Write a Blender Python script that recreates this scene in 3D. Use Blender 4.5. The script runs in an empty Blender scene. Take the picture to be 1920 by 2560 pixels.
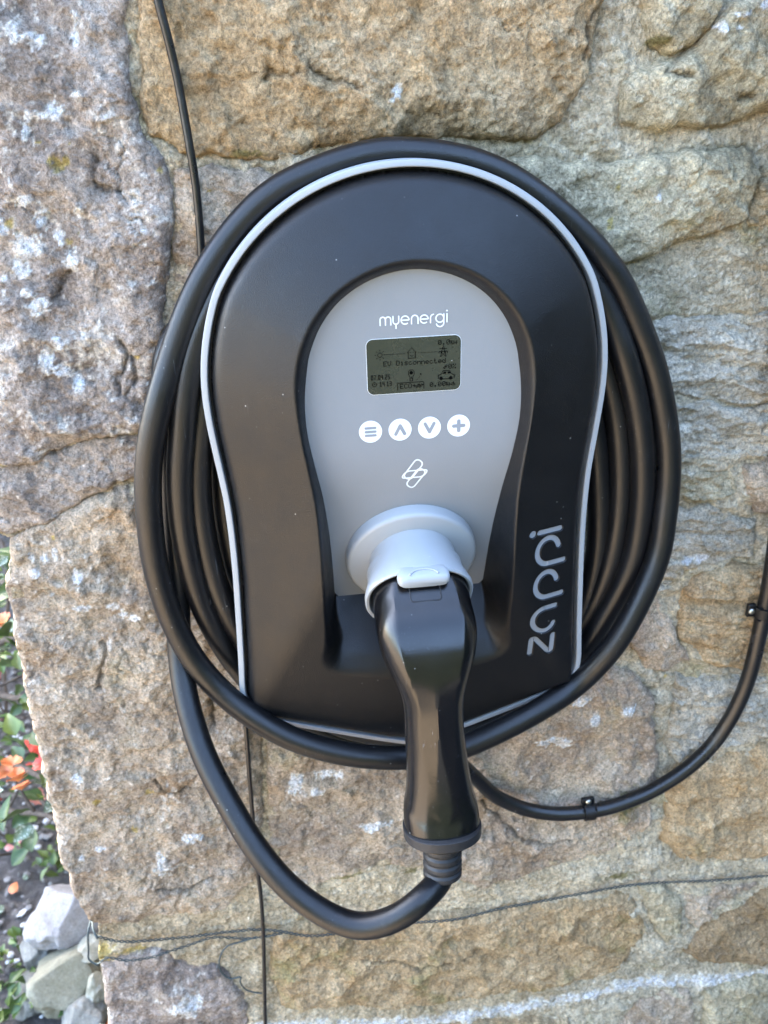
import bpy, bmesh, math, random
import numpy as np
from mathutils import Vector, Matrix, noise as mnoise

random.seed(7)
rng = np.random.RandomState(11)
S = bpy.context.scene
COL = S.collection

# ---------------------------------------------------------------- camera
CAM = np.array([-0.08110, -0.60033, 0.16243])
CR = np.array([0.99151844, -0.12696268, -0.02777864])
CU = np.array([0.07952572, 0.42363266, 0.90233643])
CF = np.array([0.10279511, 0.89689233, -0.43013639])
FPX = 2057.0
cam = bpy.data.cameras.new('camera')
cam_o = bpy.data.objects.new('camera', cam)
COL.objects.link(cam_o)
cam_o.matrix_world = Matrix(((CR[0], CU[0], -CF[0], CAM[0]), (CR[1], CU[1], -CF[1], CAM[1]),
                             (CR[2], CU[2], -CF[2], CAM[2]), (0, 0, 0, 1)))
cam.sensor_fit = 'VERTICAL'
cam.sensor_height = 36
cam.lens = FPX / 2560 * 36
cam.clip_start = 0.01
cam.clip_end = 500
cam.dof.use_dof = True
cam.dof.focus_distance = 0.52
cam.dof.aperture_fstop = 12.0
S.camera = cam_o

# ---------------------------------------------------------------- sky and sun
SUN_EL, SUN_AZ = math.radians(38), math.radians(-28)      # azimuth from +Y (behind the wall) towards +X
world = bpy.data.worlds.new('World')
S.world = world
world.use_nodes = True
wn = world.node_tree
wn.nodes.clear()
sky = wn.nodes.new('ShaderNodeTexSky')
sky.sky_type = 'NISHITA'
sky.sun_disc = False
sky.sun_elevation = SUN_EL
sky.sun_rotation = SUN_AZ
sky.air_density = 1.0
sky.dust_density = 2.5
sky.ozone_density = 0.6
bg = wn.nodes.new('ShaderNodeBackground')
bg.inputs['Strength'].default_value = 0.15
wo = wn.nodes.new('ShaderNodeOutputWorld')
wn.links.new(sky.outputs[0], bg.inputs[0])
wn.links.new(bg.outputs[0], wo.inputs[0])
sun = bpy.data.lights.new('sun', 'SUN')
sun.energy = 4.0
sun.angle = math.radians(0.5)
sun.color = (1.0, 0.94, 0.84)
sun_o = bpy.data.objects.new('sun', sun)
COL.objects.link(sun_o)
sd = Vector((math.sin(SUN_AZ) * math.cos(SUN_EL), math.cos(SUN_AZ) * math.cos(SUN_EL), math.sin(SUN_EL)))
sun_o.rotation_euler = sd.to_track_quat('Z', 'Y').to_euler()
sun_o.location = sd * 20
S.view_settings.view_transform = 'Standard'
S.view_settings.look = 'None'
S.view_settings.exposure = 4.15
S.view_settings.gamma = 1
S.view_settings.use_curve_mapping = False

# ---------------------------------------------------------------- helpers
GROUND = -1.10


def at_y(px, py, y):
    """point of the plane at distance -y before the wall, seen along one sight line of the survey photograph"""
    d = CF + (px - 960) / FPX * CR - (py - 1280) / FPX * CU
    return CAM + d * (y - CAM[1]) / d[1]


def at_z(px, py, z):
    d = CF + (px - 960) / FPX * CR - (py - 1280) / FPX * CU
    return CAM + d * (z - CAM[2]) / d[2]


def thing(name, label, cat, loc=(0, 0, 0), group=None, mesh=None, mat=None):
    o = bpy.data.objects.new(name, mesh)
    COL.objects.link(o)
    o.location = loc
    o['label'] = label
    o['category'] = cat
    if group:
        o['group'] = group
    if mesh and mat:
        mesh.materials.clear(); mesh.materials.append(mat)
    return o


def part(name, mesh, mat, parent=None, kind=None, label=None):
    o = bpy.data.objects.new(name, mesh)
    COL.objects.link(o)
    if mat is not None and len(mesh.materials) == 0:
        mesh.materials.append(mat)
    if parent is not None:
        o.parent = parent
        # parts are modelled in world space: undo the parents' offset
        off = Vector((0, 0, 0)); q = parent
        while q is not None:
            off += q.location; q = q.parent
        o.location = -off
    if kind:
        o['kind'] = kind
    if label:
        o['label'] = label
    return o


def mesh_from(verts, faces, name='mesh', smooth=True, sharp=None):
    me = bpy.data.meshes.new(name)
    me.from_pydata([tuple(map(float, v)) for v in verts], [], [tuple(int(i) for i in f) for f in faces])
    me.update()
    bm = bmesh.new(); bm.from_mesh(me)
    bmesh.ops.recalc_face_normals(bm, faces=bm.faces)
    bm.to_mesh(me); bm.free()
    if smooth:
        me.polygons.foreach_set('use_smooth', [True] * len(me.polygons))
        if sharp:
            me.set_sharp_from_angle(angle=math.radians(sharp))
    return me


def mesh_np(V, Q, name='mesh', smooth=True):
    """fast quad mesh from arrays"""
    me = bpy.data.meshes.new(name)
    n, m = len(V), len(Q)
    me.vertices.add(n); me.vertices.foreach_set('co', V.astype(np.float32).ravel())
    me.loops.add(m * 4); me.loops.foreach_set('vertex_index', Q.astype(np.int32).ravel())
    me.polygons.add(m)
    me.polygons.foreach_set('loop_start', np.arange(m, dtype=np.int32) * 4)
    me.polygons.foreach_set('loop_total', np.full(m, 4, dtype=np.int32))
    me.update(calc_edges=True)
    if smooth:
        me.polygons.foreach_set('use_smooth', np.ones(m, dtype=bool))
    return me


def grid_mesh(P, keep, name, cols=None):
    """P (h,w,3) points, keep (h,w) vertices wanted: quads whose four corners are kept"""
    h, w = keep.shape
    q = keep[:-1, :-1] & keep[1:, :-1] & keep[:-1, 1:] & keep[1:, 1:]
    used = np.zeros((h, w), bool)
    used[:-1, :-1] |= q; used[1:, :-1] |= q; used[:-1, 1:] |= q; used[1:, 1:] |= q
    idx = -np.ones((h, w), int)
    idx[used] = np.arange(used.sum())
    Q = np.stack([idx[:-1, :-1][q], idx[:-1, 1:][q], idx[1:, 1:][q], idx[1:, :-1][q]], 1)
    me = mesh_np(P[used], Q, name)
    if cols is not None:
        a = me.color_attributes.new('tone', 'FLOAT_COLOR', 'POINT')
        c = np.concatenate([cols[used], np.ones((used.sum(), 1))], 1) if cols.shape[2] == 3 else cols[used]
        a.data.foreach_set('color', c.astype(np.float32).ravel())
    return me


def merge(parts):
    V, F = [], []
    for v, f in parts:
        k = len(V); V += list(v); F += [tuple(i + k for i in q) for q in f]
    return V, F


def smooth01(x, a, b):
    t = np.clip((x - a) / (b - a), 0, 1)
    return t * t * (3 - 2 * t)


def spline(pts, step=0.003, closed=False):
    """centripetal-ish Catmull-Rom, resampled"""
    P = np.array(pts, float)
    if closed:
        P = np.vstack([P[-1], P, P[0], P[1]])
    else:
        P = np.vstack([2 * P[0] - P[1], P, 2 * P[-1] - P[-2]])
    out = []
    for i in range(1, len(P) - 2):
        p0, p1, p2, p3 = P[i - 1], P[i], P[i + 1], P[i + 2]
        n = max(2, int(np.linalg.norm((p2 - p1)[:3]) / step))
        t0 = 0; a = .5
        t1 = t0 + max(1e-9, np.linalg.norm(p1 - p0)) ** a
        t2 = t1 + max(1e-9, np.linalg.norm(p2 - p1)) ** a
        t3 = t2 + max(1e-9, np.linalg.norm(p3 - p2)) ** a
        for k in range(n):
            t = t1 + (t2 - t1) * k / n
            A1 = (t1 - t) / (t1 - t0) * p0 + (t - t0) / (t1 - t0) * p1
            A2 = (t2 - t) / (t2 - t1) * p1 + (t - t1) / (t2 - t1) * p2
            A3 = (t3 - t) / (t3 - t2) * p2 + (t - t2) / (t3 - t2) * p3
            B1 = (t2 - t) / (t2 - t0) * A1 + (t - t0) / (t2 - t0) * A2
            B2 = (t3 - t) / (t3 - t1) * A2 + (t - t1) / (t3 - t1) * A3
            out.append((t2 - t) / (t2 - t1) * B1 + (t - t1) / (t2 - t1) * B2)
    if not closed:
        out.append(P[-2])
    return np.array(out)


def smooth_path(P, it=8, fix=True):
    P = P.copy()
    for _ in range(it):
        P[1:-1] = .25 * P[:-2] + .5 * P[1:-1] + .25 * P[2:]
    return P


def tube(P, r, seg=14, caps=True):
    P = np.array(P, float)
    n = len(P)
    r = np.full(n, r) if np.isscalar(r) else np.asarray(r)
    T = np.gradient(P, axis=0); T /= np.linalg.norm(T, axis=1)[:, None]
    N = np.cross(T[0], [0.3, -1, 0.2]); N /= np.linalg.norm(N)
    V = []
    for i in range(n):
        N = N - T[i] * (N @ T[i]); N /= np.linalg.norm(N)
        B = np.cross(T[i], N)
        for k in range(seg):
            a = 2 * math.pi * k / seg
            V.append(P[i] + r[i] * (math.cos(a) * N + math.sin(a) * B))
    F = [(i * seg + k, i * seg + (k + 1) % seg, (i + 1) * seg + (k + 1) % seg, (i + 1) * seg + k)
         for i in range(n - 1) for k in range(seg)]
    if caps:
        F.append(tuple(range(seg))[::-1]); F.append(tuple((n - 1) * seg + k for k in range(seg)))
    return V, F


def box(c, s, M=None):
    V = []
    for dx in (-.5, .5):
        for dy in (-.5, .5):
            for dz in (-.5, .5):
                v = np.array([dx * s[0], dy * s[1], dz * s[2]])
                if M is not None: v = M @ v
                V.append(v + np.array(c))
    F = [(0, 1, 3, 2), (4, 6, 7, 5), (0, 4, 5, 1), (2, 3, 7, 6), (0, 2, 6, 4), (1, 5, 7, 3)]
    return V, F


def bevel_mesh(me, w, seg=3, angle=40):
    bm = bmesh.new(); bm.from_mesh(me)
    es = [e for e in bm.edges if len(e.link_faces) == 2 and e.calc_face_angle(0) > math.radians(angle)]
    bmesh.ops.bevel(bm, geom=es, offset=w, segments=seg, affect='EDGES', profile=.5, clamp_overlap=True)
    bm.to_mesh(me); bm.free()
    me.polygons.foreach_set('use_smooth', [True] * len(me.polygons))
    me.set_sharp_from_angle(angle=math.radians(50))
    return me


# 2-D noise ---------------------------------------------------------------
def perlin(x, y, seed=0):
    r = np.random.RandomState(seed)
    perm = r.permutation(256); ang = r.rand(256) * 2 * np.pi
    gx, gy = np.cos(ang), np.sin(ang)
    xi = np.floor(x).astype(int); yi = np.floor(y).astype(int)
    xf = x - xi; yf = y - yi
    u = xf ** 3 * (xf * (xf * 6 - 15) + 10); v = yf ** 3 * (yf * (yf * 6 - 15) + 10)

    def g(i, j, dx, dy):
        k = perm[(perm[(xi + i) & 255] + yi + j) & 255]
        return gx[k] * dx + gy[k] * dy
    a = g(0, 0, xf, yf); b = g(1, 0, xf - 1, yf); c = g(0, 1, xf, yf - 1); d = g(1, 1, xf - 1, yf - 1)
    return 1.41 * ((a * (1 - u) + b * u) * (1 - v) + (c * (1 - u) + d * u) * v)


def fbm(x, y, f, o=4, seed=0, gain=.5, ridged=False):
    s = np.zeros_like(x); a = 1.0; tot = 0
    for i in range(o):
        n = perlin(x * f + 17.3 * i, y * f - 9.1 * i, seed + i)
        if ridged: n = 1 - 2 * np.abs(n)
        s += a * n; tot += a; a *= gain; f *= 2.03
    return s / tot


def scallops(x, y, f, seed, tilt=.5, c=.9):
    """conchoidal chips: lower envelope of randomly tilted shallow bowls, crisp ridges between them"""
    r = np.random.RandomState(seed); T = r.rand(64, 64, 5)
    X, Y = x * f, y * f
    xi = np.floor(X).astype(int); yi = np.floor(Y).astype(int)
    out = np.full(x.shape, 9.)
    for i in (-1, 0, 1):
        for j in (-1, 0, 1):
            t = T[(xi + i) & 63, (yi + j) & 63]
            dx = X - (xi + i + t[..., 0]); dy = Y - (yi + j + t[..., 1])
            v = (t[..., 2] - .5) * .7 + tilt * ((t[..., 3] - .5) * 2 * dx + (t[..., 4] - .5) * 2 * dy) + c * (dx * dx + dy * dy)
            out = np.minimum(out, v)
    return out


def sdf_poly(x, y, P):
    """signed distance, positive inside"""
    P = np.asarray(P, float)
    d = np.full(x.shape, 1e9); ins = np.zeros(x.shape, bool)
    n = len(P)
    for i in range(n):
        ax, ay = P[i]; bx, by = P[(i + 1) % n]
        ex, ey = bx - ax, by - ay
        t = np.clip(((x - ax) * ex + (y - ay) * ey) / (ex * ex + ey * ey + 1e-18), 0, 1)
        d = np.minimum(d, (x - ax - t * ex) ** 2 + (y - ay - t * ey) ** 2)
        c = ((ay > y) != (by > y))
        with np.errstate(divide='ignore', invalid='ignore'):
            xi = ax + (y - ay) * ex / (ey if ey != 0 else 1e-12)
        ins ^= c & (x < xi)
    d = np.sqrt(d)
    return np.where(ins, d, -d)


def dist_lines(x, y, L):
    d = np.full(x.shape, 1e9)
    for (ax, ay), (bx, by) in zip(L[:-1], L[1:]):
        ex, ey = bx - ax, by - ay
        t = np.clip(((x - ax) * ex + (y - ay) * ey) / (ex * ex + ey * ey + 1e-18), 0, 1)
        d = np.minimum(d, (x - ax - t * ex) ** 2 + (y - ay - t * ey) ** 2)
    return np.sqrt(d)


# ---------------------------------------------------------------- materials
def mat_new(name):
    m = bpy.data.materials.new(name); m.use_nodes = True
    nt = m.node_tree
    b = nt.nodes['Principled BSDF']
    return m, nt, b


def N(nt, t, **kw):
    n = nt.nodes.new(t)
    for k, v in kw.items():
        setattr(n, k, v)
    return n


def noise_node(nt, scale, detail=4, rough=.6, dist=0.0, coord='Object'):
    tc = N(nt, 'ShaderNodeTexCoord'); n = N(nt, 'ShaderNodeTexNoise')
    n.inputs['Scale'].default_value = scale; n.inputs['Detail'].default_value = detail
    n.inputs['Roughness'].default_value = rough; n.inputs['Distortion'].default_value = dist
    nt.links.new(tc.outputs[coord], n.inputs['Vector'])
    return n


def ramp(nt, src, stops):
    r = N(nt, 'ShaderNodeValToRGB')
    e = r.color_ramp.elements
    while len(e) < len(stops): e.new(0.5)
    for k, (p, c) in enumerate(stops):
        e[k].position = p
        e[k].color = (c, c, c, 1) if np.isscalar(c) else (*c, 1)
    nt.links.new(src, r.inputs[0])
    return r


def mix(nt, fac, a, b, mode='MIX'):
    m = N(nt, 'ShaderNodeMix', data_type='RGBA', blend_type=mode)
    for sock, v in ((m.inputs[0], fac), (m.inputs[6], a), (m.inputs[7], b)):
        if isinstance(v, bpy.types.NodeSocket): nt.links.new(v, sock)
        elif np.isscalar(v): sock.default_value = v
        else: sock.default_value = (*v, 1)
    return m.outputs[2]


def plastic(name, col, rough=.4, bump=0.0, scale=900, wear=0.0, spec=.5, var=.06):
    m, nt, b = mat_new(name)
    n = noise_node(nt, 14, 5, .6)
    r = ramp(nt, n.outputs[0], [(.3, tuple(c * (1 - var) for c in col)), (.7, tuple(c * (1 + var) for c in col))])
    colr = r.outputs[0]
    if wear:                                     # dust and fine pale scuffs
        s = noise_node(nt, 55, 8, .75, 1.2)
        sr = ramp(nt, s.outputs[0], [(.60, 0.0), (.78, wear)])
        colr = mix(nt, sr.outputs[0], colr, (.30, .30, .31))
        v = N(nt, 'ShaderNodeTexVoronoi'); v.inputs['Scale'].default_value = 130
        tc = N(nt, 'ShaderNodeTexCoord'); nt.links.new(tc.outputs['Object'], v.inputs['Vector'])
        vr = ramp(nt, v.outputs['Distance'], [(.03, 1.0), (.075, 0.0)])
        wn2 = noise_node(nt, 30, 2)
        wr = ramp(nt, wn2.outputs[0], [(.55, 0.0), (.62, .6)])
        mm = N(nt, 'ShaderNodeMath', operation='MULTIPLY')
        nt.links.new(vr.outputs[0], mm.inputs[0]); nt.links.new(wr.outputs[0], mm.inputs[1])
        colr = mix(nt, mm.outputs[0], colr, (.5, .5, .48))
    nt.links.new(colr, b.inputs['Base Color'])
    rn = noise_node(nt, 40, 6, .7)
    rr = ramp(nt, rn.outputs[0], [(.3, rough * .8), (.75, min(1, rough * 1.4))])
    nt.links.new(rr.outputs[0], b.inputs['Roughness'])
    b.inputs['Specular IOR Level'].default_value = spec
    if bump:
        bn = noise_node(nt, scale, 2, .5)
        bp = N(nt, 'ShaderNodeBump'); bp.inputs['Strength'].default_value = bump
        bp.inputs['Distance'].default_value = .0003
        nt.links.new(bn.outputs[0], bp.inputs['Height']); nt.links.new(bp.outputs[0], b.inputs['Normal'])
    return m


def stone_mat(name, grain=1.0, bump=1.0, grit=420):
    m, nt, b = mat_new(name)
    at = N(nt, 'ShaderNodeAttribute', attribute_name='tone')
    n1 = noise_node(nt, grit, 6, .75, .4)
    g1 = ramp(nt, n1.outputs[0], [(.28, 1 - .55 * grain), (.5, 1.0), (.72, 1 + .55 * grain)])
    c = mix(nt, 1.0, at.outputs['Color'], g1.outputs[0], 'MULTIPLY')
    n2 = noise_node(nt, 90, 7, .8, .8)
    g2 = ramp(nt, n2.outputs[0], [(.3, (.74, .69, .62)), (.52, (1, 1, 1)), (.72, (1.25, 1.27, 1.3))])
    c = mix(nt, .8 * grain, c, mix(nt, 1.0, c, g2.outputs[0], 'MULTIPLY'))
    # dark pits
    n3 = noise_node(nt, 260, 3, .6, 1.5)
    g3 = ramp(nt, n3.outputs[0], [(.27, .42), (.36, 1.0)])
    c = mix(nt, .8, c, mix(nt, 1.0, c, g3.outputs[0], 'MULTIPLY'))
    nt.links.new(c, b.inputs['Base Color'])
    b.inputs['Roughness'].default_value = .92
    b.inputs['Specular IOR Level'].default_value = .2
    b1 = noise_node(nt, 330, 8, .78, .3)
    b2 = noise_node(nt, 80, 6, .7, 1.5)
    ad = N(nt, 'ShaderNodeMath', operation='ADD')
    mu = N(nt, 'ShaderNodeMath', operation='MULTIPLY'); mu.inputs[1].default_value = 1.8
    nt.links.new(b2.outputs[0], mu.inputs[0]); nt.links.new(mu.outputs[0], ad.inputs[0]); nt.links.new(b1.outputs[0], ad.inputs[1])
    bp = N(nt, 'ShaderNodeBump'); bp.inputs['Strength'].default_value = bump; bp.inputs['Distance'].default_value = .0056
    nt.links.new(ad.outputs[0], bp.inputs['Height']); nt.links.new(bp.outputs[0], b.inputs['Normal'])
    return m


M = {}
M['cover'] = plastic('black_textured_plastic', (.0045, .0045, .005), .36, .9, 1500, .045, .34)
M['body'] = plastic('charcoal_plastic', (.006, .006, .007), .5, .3, 900, .02, .3)
M['trim'] = plastic('grey_trim_plastic', (.26, .275, .285), .40, .1, 900, .02)
M['panel'] = plastic('grey_panel_plastic', (.185, .195, .205), .34, .25, 1200, .0, .5, .02)
M['holster'] = plastic('light_grey_plastic', (.285, .295, .30), .36, .1, 900, .03, .5, .03)
M['letter'] = plastic('recessed_grey', (.20, .215, .235), .5)
M['rubber'] = plastic('black_cable_rubber', (.0045, .0045, .005), .34, .5, 1100, .04, .4)
M['handle'] = plastic('black_handle_plastic', (.003, .003, .0035), .20, .15, 900, .03, .5)
def scratches(m, amount=.5):
    nt = m.node_tree; b = nt.nodes['Principled BSDF']
    src = b.inputs['Base Color'].links[0].from_socket
    tc = N(nt, 'ShaderNodeTexCoord'); mp = N(nt, 'ShaderNodeMapping')
    mp.inputs['Scale'].default_value = (1400, 1400, 26); mp.inputs['Rotation'].default_value = (0, .12, 0)
    n = N(nt, 'ShaderNodeTexNoise'); n.inputs['Scale'].default_value = 1; n.inputs['Detail'].default_value = 3; n.inputs['Distortion'].default_value = .6
    nt.links.new(tc.outputs['Object'], mp.inputs[0]); nt.links.new(mp.outputs[0], n.inputs['Vector'])
    r1 = ramp(nt, n.outputs[0], [(.68, 0.0), (.74, amount)])
    g = noise_node(nt, 28, 3); r2 = ramp(nt, g.outputs[0], [(.48, 0.0), (.62, 1.0)])
    mm = N(nt, 'ShaderNodeMath', operation='MULTIPLY'); nt.links.new(r1.outputs[0], mm.inputs[0]); nt.links.new(r2.outputs[0], mm.inputs[1])
    nt.links.new(mix(nt, mm.outputs[0], src, (.16, .17, .19)), b.inputs['Base Color'])


scratches(M['handle'], .6); scratches(M['rubber'], .6); scratches(M['cover'], .12)
M['cap'] = plastic('dark_grey_collar', (.009, .009, .010), .5, .3, 900, .1)
M['supply'] = plastic('black_cable_sheath', (.006, .006, .0065), .30, .5, 700, .18, .5)
M['screw'] = plastic('zinc_screw', (.5, .5, .45), .3)
M['screw'].node_tree.nodes['Principled BSDF'].inputs['Metallic'].default_value = 1
M['white'] = plastic('white_print', (.60, .63, .64), .5, 0, 900, 0, .3, .01)
M['glass'] = plastic('olive_display_glass', (.025, .028, .020), .25, 0, 900, .02, .5, .05)
M['ink'] = plastic('display_ink', (.0008, .0008, .0008), .7, spec=.05)
M['wire'] = plastic('weathered_green_wire', (.035, .05, .052), .6, .5, 600, .3)
M['stone'] = stone_mat('sandstone', 1.3, 1.0)
M['mortar'] = stone_mat('lime_mortar', 1.35, 1.0, 300)


def rock_mat(name, c1, c2, c3, sc=18, bump=.6):
    m, nt, b = mat_new(name)
    n = noise_node(nt, sc, 7, .7, .6)
    r = ramp(nt, n.outputs[0], [(.3, c1), (.5, c2), (.68, c3)])
    n2 = noise_node(nt, 260, 5, .7)
    g = ramp(nt, n2.outputs[0], [(.3, .7), (.7, 1.25)])
    c = mix(nt, 1.0, r.outputs[0], g.outputs[0], 'MULTIPLY')
    nt.links.new(c, b.inputs['Base Color']); b.inputs['Roughness'].default_value = .85
    bp = N(nt, 'ShaderNodeBump'); bp.inputs['Strength'].default_value = bump; bp.inputs['Distance'].default_value = .004
    b2 = noise_node(nt, 60, 8, .75)
    nt.links.new(b2.outputs[0], bp.inputs['Height']); nt.links.new(bp.outputs[0], b.inputs['Normal'])
    return m


def leaf_mat(name, col, back, trans=.25, spots=0.0):
    m, nt, b = mat_new(name)
    n = noise_node(nt, 60, 5, .6)
    r = ramp(nt, n.outputs[0], [(.3, col), (.7, back)])
    c = r.outputs[0]
    if spots:
        s = noise_node(nt, 420, 3, .6)
        sr = ramp(nt, s.outputs[0], [(.55, 0.0), (.62, spots)])
        c = mix(nt, sr.outputs[0], c, (.6, .65, .62))
    nt.links.new(c, b.inputs['Base Color'])
    b.inputs['Roughness'].default_value = .42
    b.inputs['Transmission Weight'].default_value = 0
    b.inputs['Subsurface Weight'].default_value = trans * .4
    b.inputs['Subsurface Radius'].default_value = (.004, .006, .002)
    return m


# ---------------------------------------------------------------- ground
def build_ground():
    m, nt, b = mat_new('gravel_and_soil')
    n1 = noise_node(nt, 3.0, 8, .7)
    n2 = noise_node(nt, 120, 6, .8)
    r1 = ramp(nt, n1.outputs[0], [(.35, (.21, .155, .10)), (.65, (.31, .24, .16))])
    r2 = ramp(nt, n2.outputs[0], [(.3, .55), (.7, 1.35)])
    nt.links.new(mix(nt, 1.0, r1.outputs[0], r2.outputs[0], 'MULTIPLY'), b.inputs['Base Color'])
    b.inputs['Roughness'].default_value = .95
    V = [(-60, -60, GROUND - .012), (60, -60, GROUND - .012), (60, 60, GROUND - .012), (-60, 60, GROUND - .012)]
    g = part('ground', mesh_from(V, [(0, 1, 2, 3)], 'ground', False), m); g['kind'] = 'structure'
    m, nt, b = mat_new('asphalt')
    n2 = noise_node(nt, 160, 6, .8)
    r2 = ramp(nt, n2.outputs[0], [(.3, (.018, .018, .019)), (.55, (.038, .038, .038)), (.75, (.10, .098, .094))])
    nt.links.new(r2.outputs[0], b.inputs['Base Color']); b.inputs['Roughness'].default_value = .9
    V = [(-.30, -12, GROUND - .006), (14, -12, GROUND - .006), (14, 0, GROUND - .006), (-.30, 0, GROUND - .006)]
    d = part('added_dark_drive', mesh_from(V, [(0, 1, 2, 3)], 'added_dark_drive', False), m); d['kind'] = 'structure'  # unseen dark ground added so the black plastic reflects less light
    # garden bed soil beside the wall corner, with relief
    m, nt, b = mat_new('dark_soil')
    n1 = noise_node(nt, 40, 8, .75, .5)
    r1 = ramp(nt, n1.outputs[0], [(.3, (.045, .038, .034)), (.52, (.10, .088, .08)), (.72, (.26, .24, .23))])
    nt.links.new(r1.outputs[0], b.inputs['Base Color']); b.inputs['Roughness'].default_value = .95
    bp = N(nt, 'ShaderNodeBump'); bp.inputs['Distance'].default_value = .01
    b2 = noise_node(nt, 90, 6, .8); nt.links.new(b2.outputs[0], bp.inputs['Height']); nt.links.new(bp.outputs[0], b.inputs['Normal'])
    x = np.linspace(-3.6, -.30, 260); y = np.linspace(.0, 3.6, 300)
    X, Y = np.meshgrid(x, y)
    e = np.minimum.reduce([X + 3.6, Y, 3.6 - Y])
    Z = GROUND + .012 * fbm(X, Y, 3, 4, 5) + .008 * fbm(X, Y, 25, 4, 6) + .006 * smooth01(e, 0, .1) - .01
    s = part('soil_bed', grid_mesh(np.stack([X, Y, Z], 2), np.ones(X.shape, bool), 'soil_bed'), m); s['kind'] = 'structure'


build_ground()

# ---------------------------------------------------------------- the stone wall
XW0, XW1, ZW0, ZW1 = -.345, .52, -.95, .275
GS = .00135
gx = np.arange(XW0, XW1, GS); gz = np.arange(ZW0, ZW1, GS)
WX, WZ = np.meshgrid(gx, gz)


def pxw(pts, y=0.0):
    return [tuple(at_y(a, b, y)[[0, 2]]) for a, b in pts]


TAN = [(.42, .32, .20), (.36, .29, .20), (.50, .41, .28)]
GREYB = [(.27, .235, .215), (.34, .30, .27), (.42, .38, .35)]
OLIVE = [(.33, .30, .215), (.42, .38, .28), (.48, .43, .30)]
PALE = [(.43, .41, .35), (.53, .51, .45), (.37, .355, .31)]
PINK = [(.36, .30, .245), (.44, .375, .30), (.33, .29, .23)]
BROWN = [(.26, .19, .11), (.32, .25, .16), (.22, .18, .13)]
DARKR = [(.24, .205, .19), (.32, .28, .26), (.38, .34, .30)]
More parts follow.
